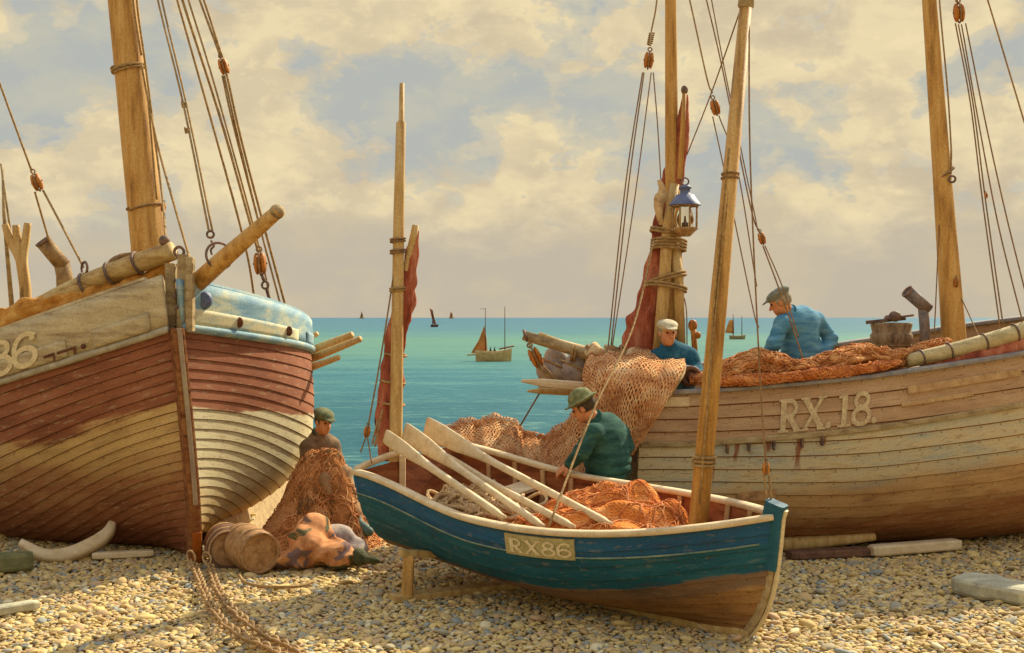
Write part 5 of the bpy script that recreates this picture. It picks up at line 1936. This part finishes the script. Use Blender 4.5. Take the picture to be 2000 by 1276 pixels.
def heap(name, prims, mt, k=.12, amp=.05, frq=5.0, seed=0, h=.022, lo=None, hi=None, parent=None, floor=None):
    def fn(p):
        d = None
        for c, r3 in prims:
            e = sd_ell(p, c, r3)
            d = e if d is None else smin(d, e, k)
        q = p*frq+seed
        d = d+amp*(np.sin(q[:, 0]*1.1+1.7*np.sin(q[:, 1]*.9+q[:, 2]))*np.sin(q[:, 2]*1.3+1.1*np.sin(q[:, 0]*1.4)))
        q = q*2.6
        d = d+amp*.45*(np.sin(q[:, 0]+1.7*np.sin(q[:, 1]*.9))*np.sin(q[:, 2]*1.3+np.sin(q[:, 0])))
        d = d+amp*.5*(np.abs(np.sin(q[:, 0]*.55-q[:, 2]*.8+1.6*np.sin(q[:, 1]*.4+q[:, 2]*.3)))-.6)
        if floor is not None:
            d = np.maximum(d, floor-p[:, 2])
        return d
    cs = np.array([tuple(c) for c, r in prims])
    rs = np.array([r for c, r in prims])
    return sdf_obj(name, fn, (cs-rs).min(0)-.12, (cs+rs).max(0)+.12, h, mt, parent)


def mound(seed, lift):
    Gd = []
    for i in range(64):
        Gd.append([])
        Y = 11.30+1.55*i/63
        for j in range(80):
            X = -2.62+1.42*j/79
            z = .50*math.exp(-((X+1.93)/.31)**4-((Y-12.2)/.34)**2)+.34*math.exp(-((X+1.62)/.17)**2-((Y-11.98)/.27)**2)+.22*math.exp(-((X+1.55)/.16)**2-((Y-11.75)/.2)**2)+.38*math.exp(-((X+1.93)/.44)**2-((Y-12.05)/.44)**2)+.10*math.exp(-((X+2.25)/.3)**2-((Y-11.8)/.3)**2)
            e = min(1, 5*z)
            p = Vector((X, Y, 0))
            rr = math.hypot(X+1.92, (Y-12.2)*.9)
            an = math.atan2(Y-12.2, X+1.92)
            z += e*(.05*mnoise.noise(p*3.5+Vector((seed, 0, 0)))+.035*mnoise.noise(p*9+Vector((0, seed, 0)))+.05*(abs(math.sin(an*4+2.0*mnoise.noise(p*2.5+Vector((seed, seed, 0)))+rr*2))-.5))
            g = float(ground_z(X, Y))
            Gd[-1].append(Vector((X, Y, g-.04+z+lift*e)))
    return Gd


nr2 = empty('fishing_net', (-1.9, 12.1, 0), 'mound of orange and green netting over the lap of the man beside the left boat', 'net', 'fishing nets')
Gd = mound(2.0, 0)
grid_mesh('net_folds', Gd, M['net_mixed'], nr2)
strands(Gd, 260, nr2, M['cord'], 21, .006, .022, 34)
for sd_, lf in ((2.0, .02), (5.5, .035)):
    grid_mesh('net_layer', mound(sd_, lf), M['mesh_mixed'], nr2)

spot = bpy.data.materials.new('blotched_oilskin')
spot.use_nodes = True
t_ = NT(spot.node_tree)
co_ = t_.new('ShaderNodeTexCoord').outputs['Object']
n_a = t_.noise(t_.mapping(co_, scale=(4.5, 2, 5.5), loc=(.3, 0, .2)), 1.0, 3, .5, .6)
n_b = t_.noise(co_, 11, 6, .65)
cc = t_.ramp(n_b, [(.3, S(146, 92, 54)), (.5, S(188, 128, 78)), (.7, S(210, 158, 104))])
cc = t_.mix(t_.smooth(n_a, .56, .60), cc, S(84, 82, 50))
cc = t_.mix(t_.smooth(n_a, .42, .38), cc, S(116, 92, 84))
b_ = t_.new('ShaderNodeBsdfPrincipled')
t_.link(cc, b_.inputs['Base Color'])
b_.inputs['Roughness'].default_value = .85
b_.inputs['Specular IOR Level'].default_value = .15
o_ = t_.new('ShaderNodeOutputMaterial')
t_.link(b_.outputs[0], o_.inputs[0])
o = heap('oilskin_bundle', [(P(600, 1070, 10.75), (.20, .2, .19)), (P(648, 1082, 10.7), (.19, .2, .13)), (P(612, 1045, 10.9), (.20, .2, .16)), (P(672, 1092, 10.65), (.12, .15, .08)), (P(565, 1092, 10.7), (.14, .15, .09))], spot, .05, .030, 8, 5, .013, floor=-.02)
tag(o, 'blotched orange oilskin bundle lying on the pebbles right of the barrels', 'bundle')
o = heap('canvas_sack', [(P(650, 1052, 11.05), (.20, .16, .13)), (P(694, 1074, 11.0), (.13, .12, .08))], M['canvas'], .08, .015, 7, 1, .018, floor=-.05)
tag(o, 'purple grey sack slumped behind the blotched orange bundle', 'sack', 'canvas sacks')
o = heap('net_float', [(P(702, 1088, 10.6), (.075, .09, .075)), (P(724, 1094, 10.55), (.06, .05, .035)), (P(738, 1096, 10.55), (.03, .025, .018))], M['weed'], .04, .006, 9, 3, .012)
tag(o, 'small dark green pointed float on the shingle right of the orange bundle', 'float')


def barrel(c, axis, rad, L, label, mt, hp):
    ax = Vector(axis).normalized()
    r = empty('barrel', Vector((c.x, c.y, c.z-rad)), label, 'barrel', 'barrels beside the left bow')
    n = 9
    prof = [(0.0, rad*.86)]+[(L*i/n, rad*(.88+.12*math.sin(math.pi*i/n))) for i in range(n+1)]+[(L, rad*.86), (L-.03, rad*.84), (L-.03, 0)]
    prof = [(.03, 0), (.03, rad*.80), (-.0, rad*.82)]+prof
    b = MB().lathe(c, ax, prof, 30).build('staves', mt, r)
    MB().lathe(c, ax, [(.026, 0), (.026, rad*.79)], 30).build('barrel_head', M['barrel'], r)
    for q in (.03, .26, .74, .97):
        rr = rad*(.885+.12*math.sin(math.pi*q))
        MB().lathe(c, ax, [(L*q-.018, rr-.006), (L*q-.018, rr+.004), (L*q+.018, rr+.004), (L*q+.018, rr-.006)], 30).build('hoop', M['hoop'], r)
    return r


barrel(P(509, 1081, 10.45), (-.52, .85, .02), .192, .52, 'brown wooden barrel lying with its round head towards us, in front of the darker barrel', M['barrel'], 0)
barrel(P(446, 1075, 10.72), (-.30, .95, .0), .185, .48, 'darker wooden barrel half hidden between the left boat stem and the front barrel', M['dark_barrel'], 0)
o = rope(None, [G(466, 1122, .05), G(480, 1138, .05), G(520, 1146, .05), G(580, 1146, .05), G(612, 1136, .05)], .013, 'rope', 'rope')
tag(o, 'loose end of pale rope lying on the shingle in front of the barrels', 'rope', 'ropes on the beach')

# skids, boards and a slab on the shingle


def board(name, p, q, wd, th, label, mt, cat='board', group='loose boards on the beach'):
    L = (Vector(q)-Vector(p)).length
    d = (Vector(q)-Vector(p))/L
    st = [0, .04, L*.3, L*.6, L-.05, L]
    e = Vector((-d.y, d.x, 0))
    v, f = loft([Vector(p)+d*s for s in st], [wd*.8, wd, wd*1.02, wd*.98, wd, wd*.75], [th*.8, th, th, th, th, th*.8], e, 12, 5)
    o = mobj(name, v, f, mt, smooth=False)
    return tag(o, label, cat, group)


board('skid', G(1700, 1076, .07), G(1872, 1062, .08), .07, .05, 'pale wooden skid lying on the shingle under the right boat', M['pale_wood'], 'board')
board('skid', G(1540, 1084, .05), G(1712, 1076, .05), .09, .04, 'dark reddish board half buried in the shade under the right boat', M['dark_barrel'], 'board')
board('skid', G(-40, 1198, .06), G(74, 1180, .06), .055, .035, 'pale grey driftwood board on the pebbles at the lower left edge', M['white_slab'], 'board')
board('skid', G(-60, 1104, .10), G(64, 1094, .10), .10, .08, 'green stained baulk under the bilge of the left boat', mat('green_baulk', [S(96, 100, 64), S(140, 132, 84)], (4, 9, 9), .85, .3), 'board')
board('skid', G(180, 1086, .05), G(300, 1080, .05), .05, .03, 'thin pale batten between the bilge keel and the stem of the left boat', M['pale_wood'], 'board')
pa, pb_ = G(1862, 1136, .09), G(2040, 1166, .07)
v, f = loft([pa, pa.lerp(pb_, .1), pa.lerp(pb_, .4), pa.lerp(pb_, .6), pa.lerp(pb_, .85), pb_], [.05, .17, .22, .19, .21, .14], [.04, .075, .085, .07, .08, .07], Vector((.15, 1, 0)), 16, 4)
o = mobj('stone_slab', v, f, M['white_slab'], smooth=False)
tag(o, 'bleached flat slab with a brown edge lying on the shingle at the far right', 'slab')

# ------------------------------------------------------------------ people


def unit(v):
    return Vector(v).normalized()


def prims_sdf(prims, k=.03):
    """prims: ('c', a, b, ra, rb[, k]) capsules, ('e', c, r3, M[, k]) ellipsoids, ('s', c, r) hollows"""
    info = []
    for q in prims:
        if q[0] == 'c':
            a, b = np.array(q[1]), np.array(q[2])
            c = (a+b)/2
            rad = np.linalg.norm(a-b)/2+max(q[3], q[4])
        else:
            c = np.array(q[1])
            rad = max(q[2]) if q[0] == 'e' else q[2]
        info.append((c, rad+.09))
    def fn(p):
        d = np.full(len(p), .09)
        for q, (c, rad) in zip(prims, info):
            m = (np.abs(p-c) < rad).all(1)
            if not m.any():
                continue
            pp = p[m]
            if q[0] == 'c':
                e = sd_cap(pp, q[1], q[2], q[3], q[4])
                kk = q[5] if len(q) > 5 else k
                d[m] = smin(d[m], e, kk)
            elif q[0] == 'e':
                e = sd_ell(pp, q[1], q[2], q[3])
                kk = q[4] if len(q) > 4 else k
                d[m] = smin(d[m], e, kk)
            else:
                e = np.linalg.norm(pp-c, axis=1)-q[2]
                d[m] = -smin(-d[m], e, .015)
        return d
    return fn


def frame(f, up=(0, 0, 1)):
    """columns right, forward, up"""
    f = unit(f)
    r = f.cross(Vector(up)).normalized()
    u = r.cross(f)
    return Matrix((r, f, u)).transposed()


def hand_prims(wr, h, palm_n, thumb_side, curl=.6):
    """palm with four unequal curled fingers and a thumb leaving its side"""
    h = unit(h)
    n = unit(Vector(palm_n)-h*Vector(palm_n).dot(h))
    s = h.cross(n)*thumb_side
    Mx = Matrix((s, h, n)).transposed()
    c = Vector(wr)+h*.05
    out = [('c', wr, c, .026, .026, .02), ('e', c, (.042, .052, .017), Mx, .012)]
    for k, (off, L) in enumerate(((.031, .072), (.011, .082), (-.010, .076), (-.030, .058))):
        b = c+h*.042+s*off
        ang = curl*(1+.12*k)
        d1 = h*math.cos(ang*.5)+n*math.sin(ang*.5)
        d2 = h*math.cos(ang*1.3)+n*math.sin(ang*1.3)
        m_ = b+d1*L*.52
        out += [('c', b, m_, .0105, .0098, .006), ('c', m_, m_+d2*L*.48, .0098, .0082, .006)]
    tb = c+s*.036-h*.018
    t1 = tb+(s*.75+h*.6+n*.25).normalized()*.036
    out += [('c', tb, t1, .0125, .0112, .008), ('c', t1, t1+(h*.9+s*.25+n*.4).normalized()*.028, .0112, .009, .006)]
    return out


def head_prims(c, f, up):
    Mx = frame(f, up)
    r, f, u = Mx.col[0], Mx.col[1], Mx.col[2]
    c = Vector(c)
    return [('e', c+u*.02-f*.01, (.076, .097, .098), Mx, .02), ('e', c+f*.03-u*.055, (.056, .066, .062), Mx, .03), ('e', c+f*.062-u*.092, (.026, .024, .022), Mx, .02),
            ('c', c+f*.088+u*.012, c+f*.113-u*.028, .009, .015, .012), ('c', c+f*.082+u*.032-r*.04, c+f*.082+u*.032+r*.04, .012, .012, .015),
            ('c', c+f*.085-u*.058-r*.018, c+f*.085-u*.058+r*.018, .008, .008, .008), ('c', c+f*.082-u*.069-r*.015, c+f*.082-u*.069+r*.015, .008, .008, .008),
            ('s', c+f*.104+u*.010-r*.033, .022), ('s', c+f*.104+u*.010+r*.033, .022),
            ('e', c-r*.078-u*.008, (.012, .022, .032), Mx, .008), ('e', c+r*.078-u*.008, (.012, .022, .032), Mx, .008)], Mx


def person(label, J, hat, cloth, leg, boots, hair, hands=True, belly=0.0, collar=None):
    root = empty('person', J['base'], label, 'person', None)
    V_ = {k: Vector(v) for k, v in J.items() if k not in ('base',)}
    hp, Hm = head_prims(V_['head'], V_['face'], V_['up'] if 'up' in V_ else (0, 0, 1))
    r, f, u = Hm.col[0], Hm.col[1], Hm.col[2]
    sh = unit(V_['rsh']-V_['lsh'])
    spine = unit(V_['nec']-V_['pel'])
    fw = unit(spine.cross(sh))*-1
    if fw.dot(V_['face']) < -.2:
        fw = -fw
    Tm = Matrix((sh, sh.cross(spine), spine)).transposed()
    che = V_['pel'].lerp(V_['nec'], .64)
    abd = V_['pel'].lerp(V_['nec'], .28)
    body = list(hp)
    neck_top = V_['head']-u*.07-f*.015
    torso = [('e', che, (.175, .120, .23), Tm, .07), ('e', abd, (.152, .114+belly, .20), Tm, .08), ('e', V_['pel'], (.158, .118, .13), Tm, .05),
             ('c', V_['lsh'], V_['rsh'], .066, .066, .09)]
    body += [('c', V_['nec'], neck_top, .060, .054, .03)]+[(('e', q[1], tuple(a-.035 for a in q[2]))+tuple(q[3:])) if q[0] == 'e' else ('c', q[1], q[2], .045, .045, .04) for q in torso]
    arms = []
    for s_ in 'lr':
        arms += [('c', V_[s_+'sh'], V_[s_+'el'], .056, .043, .03), ('c', V_[s_+'el'], V_[s_+'wr'], .043, .029, .02)]
        if hands:
            hd = V_[s_+'hd'] if s_+'hd' in V_ else unit(V_[s_+'wr']-V_[s_+'el'])
            body += hand_prims(V_[s_+'wr'], hd, fw*.6-Vector((0, 0, .8)), 1 if s_ == 'l' else -1)
    legs = []
    for s_ in 'lr':
        legs += [('c', V_[s_+'hp'], V_[s_+'kn'], .085, .060, .04), ('c', V_[s_+'kn'], V_[s_+'an'], .058, .040, .03)]
    body += arms+legs
    for s_ in 'lr':
        toe = V_[s_+'an']+V_[s_+'ft']*.16-Vector((0, 0, .04))
        body.append(('c', V_[s_+'an']-Vector((0, 0, .03)), toe, .04, .03, .03))
    pts = np.array([tuple(v) for k, v in V_.items() if k not in ('face', 'up', 'lft', 'rft', 'lhd', 'rhd')])
    lo, hi = pts.min(0)-.24, pts.max(0)+.24
    sdf_obj('body', prims_sdf(body, .02), lo, hi, .0095, M['skin'], root)

    def grow(pr, g):
        out = []
        for q in pr:
            if q[0] == 'c':
                out.append(('c', q[1], q[2], q[3]+g, q[4]+g)+tuple(q[5:]))
            else:
                out.append(('e', q[1], tuple(a+g for a in q[2]), q[3])+tuple(q[4:]))
        return out
    mid_ = V_['pel'].lerp(V_['nec'], .52)
    Lt = (V_['nec']-V_['pel']).length
    jp = [('e', mid_-spine*.01, (.202, .150+belly, Lt*.56), Tm, .06), ('e', abd-spine*.06, (.178, .142+belly, .16), Tm, .08), ('c', V_['lsh']-sh*-.02, V_['rsh']-sh*.02, .082, .082, .10), ('c', V_['nec']-spine*.08, V_['nec']-spine*.01, .10, .078, .08)]+[('c', V_['nec']-spine*.03, V_['nec']+(neck_top-V_['nec'])*.35, .076, .07, .03)]
    for s_ in 'lr':
        jp += [('c', V_[s_+'sh'], V_[s_+'el'], .078, .066, .035), ('c', V_[s_+'el'], V_[s_+'el'].lerp(V_[s_+'wr'], .95), .066, .052, .03)]
    base = prims_sdf(jp, .035)
    def wrinkle(p):
        x, y, z = p[:, 0], p[:, 1], p[:, 2]
        a = np.abs(np.sin(z*42+1.6*np.sin(x*9+1)+1.4*np.sin(y*8)))**.7
        t_s = (p-np.array(V_['pel'])) @ np.array(spine)/Lt
        w1 = np.clip(1-t_s/.55, 0, 1)
        for s_ in 'lr':
            w1 = np.maximum(w1, np.clip(1-np.linalg.norm(p-np.array(V_[s_+'el']), axis=1)/.17, 0, 1))
        return base(p)-.016*a*w1+.004
    sdf_obj('jumper', wrinkle, lo, hi, .0105, M[cloth], root)
    ns = unit(neck_top-V_['nec'])
    MB().ring(V_['nec']+(neck_top-V_['nec'])*.38, ns, .068, .017, 24, 8).build('collar', M[collar or cloth], root)
    tp = grow([torso[2]], .030)+[('e', abd-spine*.05, (.168, .132, .12), Tm, .05)]
    for s_ in 'lr':
        tp += [('c', V_[s_+'hp'], V_[s_+'kn'], .108, .082, .04), ('c', V_[s_+'kn'], V_[s_+'kn'].lerp(V_[s_+'an'], .92), .080, .068, .03)]
    tb = prims_sdf(tp, .04)
    sdf_obj('trousers', lambda p: tb(p)+.006*np.sin(p[:, 2]*34+np.sin(p[:, 0]*22)*1.5), lo, hi, .015, M[leg], root)
    bp = []
    for s_ in 'lr':
        a = V_[s_+'an']
        toe = a+V_[s_+'ft']*.19-Vector((0, 0, .045))
        bp += [('c', a.lerp(V_[s_+'kn'], .28), a, .062, .058, .03), ('c', a-Vector((0, 0, .03))-V_[s_+'ft']*.04, toe, .056, .047, .04)]
    sdf_obj('boots', prims_sdf(bp, .03), lo, hi, .014, M[boots], root)
    hc = V_['head']
    # hair: back and sides only
    hb_ = prims_sdf([('e', hc+u*.022-f*.016, (.084, .100, .104), Hm)])
    fa, ua = np.array(f), np.array(u)
    def hairf(p):
        q = p-np.array(hc)
        lf, lu = q @ fa, q @ ua
        return np.maximum(np.maximum(hb_(p), lf-.035-.5*np.maximum(lu-.03, 0)), -.045-lu)
    sdf_obj('hair', hairf, np.array(hc)-.16, np.array(hc)+.16, .009, M[hair], root)
    for k in (-1, 1):
        MB().ell(hc+f*.086+u*.010+r*k*.033, (.011, .010, .008), Hm, 8).build('eye', M['eye'], root)
    if hat[0] == 'cap':
        tilt = unit(f*.98-u*.12)
        cp = [('e', hc+u*.082-f*.012, (.100, .122, .048), frame(tilt, u), .02), ('e', hc+u*.055-f*.005, (.086, .106, .045), frame(tilt, u), .02),
              ('e', hc+u*.056+f*.105, (.062, .062, .010), frame(unit(f-u*.25), u), .012)]
        cb = prims_sdf(cp, .02)
        sdf_obj('cap', lambda p: np.maximum(cb(p), -(((p-np.array(hc)) @ ua)-.025+.0*p[:, 0])), np.array(hc)-.25, np.array(hc)+.27, .0085, M[hat[1]], root)
    else:
        tm = frame(unit(f-u*.02), u)
        cp = [('e', hc+u*.085-f*.01, (.090, .108, .085), tm, .02), ('e', hc+u*.060-f*.005, (.132, .160, .014), tm, .025)]
        sdf_obj('hat', prims_sdf(cp, .02), np.array(hc)-.26, np.array(hc)+.27, .0085, M[hat[1]], root)
    return root


# man bending behind the dinghy, back to us, hauling net with his left arm
d0 = 10.35
bx = P(1195, 900, d0).x
person('man in a dark green jersey and brimmed olive hat bending behind the blue dinghy',
       dict(base=(bx, d0+.05, 0), pel=P(1196, 925, d0+.06), nec=P(1166, 822, d0-.02), head=P(1140, 796, d0-.06), face=Vector((-.86, .25, -.48)), up=Vector((-.30, .0, .9)),
            lsh=P(1158, 846, d0-.17), rsh=P(1212, 848, d0+.17), lel=P(1136, 884, d0-.22), lwr=P(1112, 908, d0-.16), lhd=Vector((-.8, .1, -.5)), rel=P(1222, 872, d0+.16), rwr=P(1180, 920, d0+.42), rhd=Vector((-.7, .6, -.2)),
            lhp=P(1184, 945, d0-.02), rhp=P(1212, 945, d0+.14), lkn=P(1182, 1030, d0-.08), rkn=P(1218, 1030, d0+.08), lan=Vector((bx-.07, d0-.02, .09)), ran=Vector((bx+.12, d0+.14, .09)),
            lft=Vector((-.6, .8, 0)), rft=Vector((-.5, .85, 0))), ('hat', 'green_hat'), 'green_jersey', 'dark_trousers', 'boot', 'hair', belly=.02)

# man facing us behind the stern rail of the right boat
d1 = 11.75
person('man in a dark teal jumper and pale cap facing us beside the mizzen mast',
       dict(base=P(1318, 790, d1+.1), pel=P(1322, 775, d1+.12), nec=P(1308, 678, d1+.02), head=P(1304, 651, d1-.05), face=Vector((.20, -.97, -.06)), up=Vector((0, 0, 1)),
            lsh=P(1350, 698, d1+.04), rsh=P(1282, 698, d1-.02), lel=P(1362, 730, d1-.05), lwr=P(1336, 722, d1-.32), rel=P(1275, 736, d1-.05), rwr=P(1296, 722, d1-.30),
            lhp=P(1338, 792, d1+.12), rhp=P(1304, 792, d1+.10), lkn=P(1345, 800, d1-.25), rkn=P(1300, 800, d1-.25), lan=P(1345, 818, d1+.1), ran=P(1300, 818, d1+.1),
            lft=Vector((0, -1, 0)), rft=Vector((0, -1, 0))), ('cap', 'white_cap'), 'teal_jumper', 'dark_trousers', 'boot', 'grey_hair')

# man with his back to us on the right boat
d2 = 11.55
person('man in a light blue smock and grey cap, back to us, on the right boat',
       dict(base=P(1575, 790, d2+.1), pel=P(1580, 722, d2+.12), nec=P(1545, 614, d2), head=P(1524, 590, d2-.04), face=Vector((-.88, .22, -.42)), up=Vector((-.25, 0, .95)),
            lsh=P(1527, 632, d2-.12), rsh=P(1596, 626, d2+.16), lel=P(1512, 672, d2-.18), lwr=P(1493, 702, d2-.12), rel=P(1622, 662, d2+.20), rwr=P(1604, 704, d2+.05),
            lhp=P(1562, 740, d2+.04), rhp=P(1598, 740, d2+.18), lkn=P(1545, 770, d2+.22), rkn=P(1580, 770, d2+.40), lan=P(1580, 790, d2-.08), ran=P(1612, 790, d2+.06),
            lft=Vector((.6, -.7, 0)), rft=Vector((.6, -.7, 0))), ('cap', 'grey_cap'), 'blue_smock', 'dark_trousers', 'boot', 'grey_hair', belly=.01, collar='teal_jumper')

# man seated among nets by the left boat
d3 = 12.4
person('man in a brown coat and olive cap sitting among the nets beside the left boat',
       dict(base=P(622, 985, d3+.15), pel=P(622, 950, d3+.15), nec=P(622, 852, d3+.05), head=P(632, 824, d3-.02), face=Vector((.62, -.74, -.22)), up=Vector((0, 0, 1)),
            lsh=P(650, 872, d3+.12), rsh=P(600, 874, d3-.05), lel=P(664, 915, d3+.02), lwr=P(662, 912, d3-.28), rel=P(598, 920, d3-.15), rwr=P(635, 925, d3-.40),
            lhp=P(640, 962, d3+.05), rhp=P(612, 962, d3), lkn=P(672, 925, d3-.40), rkn=P(640, 940, d3-.48), lan=P(694, 1012, d3-.62), ran=P(668, 1030, d3-.66),
            lft=Vector((.75, -.6, -.35)), rft=Vector((.7, -.65, -.35))), ('cap', 'olive_cap'), 'brown_coat', 'stocking', 'boot', 'hair', collar='dark_trousers')

# ------------------------------------------------------------------ craft out at sea


def sea_d(y):
    return F*(EYE-SEA)/(y-620)


def small_boat(name, label, x0, x1, yw, ytop, hullm, sails, masts, heading=1):
    """open hull between pixel columns x0 and x1 with its waterline at row yw; sails: (pixel polygon, material); masts: (x, ybase, ytop)"""
    d = sea_d(yw)
    L = (x1-x0)*d/F
    c = P((x0+x1)/2, yw, d)
    root = empty(name, Vector((c.x, c.y, SEA)), label, 'boat', 'sailing boats out at sea')
    V, Fc = [], []
    NU, NVv = 18, 7
    fb = (yw-ytop)*d/F
    for i in range(NU):
        s_ = i/(NU-1)*2-1
        hw = L*.16*(1-abs(s_)**2.6)+.01
        top = fb*(1+.30*s_*s_*(1.0 if s_*heading > 0 else .5))
        rk = L*.03*s_
        for k in range(-NVv, NVv+1):
            q = k/NVv
            V.append((c.x+s_*L/2+rk*(1-abs(q)) * -1, c.y+hw*math.copysign(abs(math.sin(q*math.pi/2))**.8, q), SEA-.25*fb+(top+.25*fb)*(1-math.cos(q*math.pi/2))**.9))
    w_ = 2*NVv+1
    for i in range(NU-1):
        for k in range(w_-1):
            Fc.append((i*w_+k, (i+1)*w_+k, (i+1)*w_+k+1, i*w_+k+1))
        Fc.append((i*w_, i*w_+w_-1, (i+1)*w_+w_-1, (i+1)*w_))
    mobj('hull', V, Fc, hullm, root)
    for (mx, yb, yt) in masts:
        MB().tube([P(mx, yb, d), P(mx, yt, d)], [.9*d/F, .6*d/F], 8).build('mast', M['seam'], root)
    for poly, mt in sails:
        n = len(poly)
        cx, cy = sum(p[0] for p in poly)/n, sum(p[1] for p in poly)/n
        V = [P(px, py, d+.02*L) for px, py in poly]+[P(cx, cy, d+.10*L)]
        # belly the sail by splitting towards its middle
        mids = [P((px+cx)/2, (py+cy)/2, d+.085*L) for px, py in poly]
        V += mids
        Fc = []
        for i in range(n):
            j = (i+1) % n
            Fc += [(i, j, n+1+j, n+1+i), (n+1+i, n+1+j, n)]
        mobj('sail', V, Fc, mt, root, solid=.012*L)
    return root


hm1 = mat('far_hull', [S(176, 138, 84), S(216, 182, 120)], (2, 2, 2), .8, 0)
red = M['sail_brown']
org = mat('far_orange_sail', [S(206, 118, 56), S(236, 164, 90)], (1, 1, 1), .9, 0)
b1 = small_boat('sailing_boat', 'two masted sailing boat with an orange brown sail, nearest of those on the sea', 928, 1000, 706, 686, hm1,
                [([(946, 636), (950, 660), (952, 690), (920, 690), (935, 665)], org)], [(948, 700, 603), (986, 690, 599)], 1)
d = sea_d(706)
MB().tube([P(935, 692, d), P(912, 694, d)], 1.4*d/F, 8).build('bumpkin', M['spar'], b1)
MB().beam(P(937, 604, d), P(949, 603, d), .04, .04).build('yard', M['seam'], b1)
MB().tube([P(975, 682, d), P(1004, 676, d)], 1.6*d/F, 8).build('lowered_yard', M['dark_rope'], b1)
random.seed(2)
for px in (958, 966):
    MB().ell(P(px, 686, d), (2.4*d/F, 2.4*d/F, 4.5*d/F)).ell(P(px, 680, d), (1.3*d/F, 1.3*d/F, 1.6*d/F)).build('crew', M['dark_trousers'], b1)
small_boat('sailing_boat', 'small boat with an orange sail just right of the leaning dinghy mast', 1424, 1456, 663, 656, M['grey_wood'],
           [([(1424, 626), (1433, 624), (1434, 652), (1416, 650)], org)], [(1432, 660, 614), (1449, 660, 618)], 1)
small_boat('sailing_boat', 'distant boat with a tall narrow curved dark red sail between the two mizzen masts', 841, 856, 639, 634.5, M['seam'], [([(839, 602), (845, 606), (848, 620), (852, 634), (847, 634), (843, 620)], red)], [(845, 637, 606)], 1)
small_boat('sailing_boat', 'tiny orange sail on the horizon left of the two masted boat', 877, 886, 622.6, 620.4, hm1, [([(880, 610), (884, 613), (884, 621), (878, 621)], org)], [(881, 622, 609)], 1)
small_boat('sailing_boat', 'tiny pale sail on the horizon nearest the left boat', 702, 711, 622.6, 620.4, hm1, [([(706, 610), (709, 614), (709, 621), (703, 621)], M['spar'])], [(706, 622, 609)], 1)
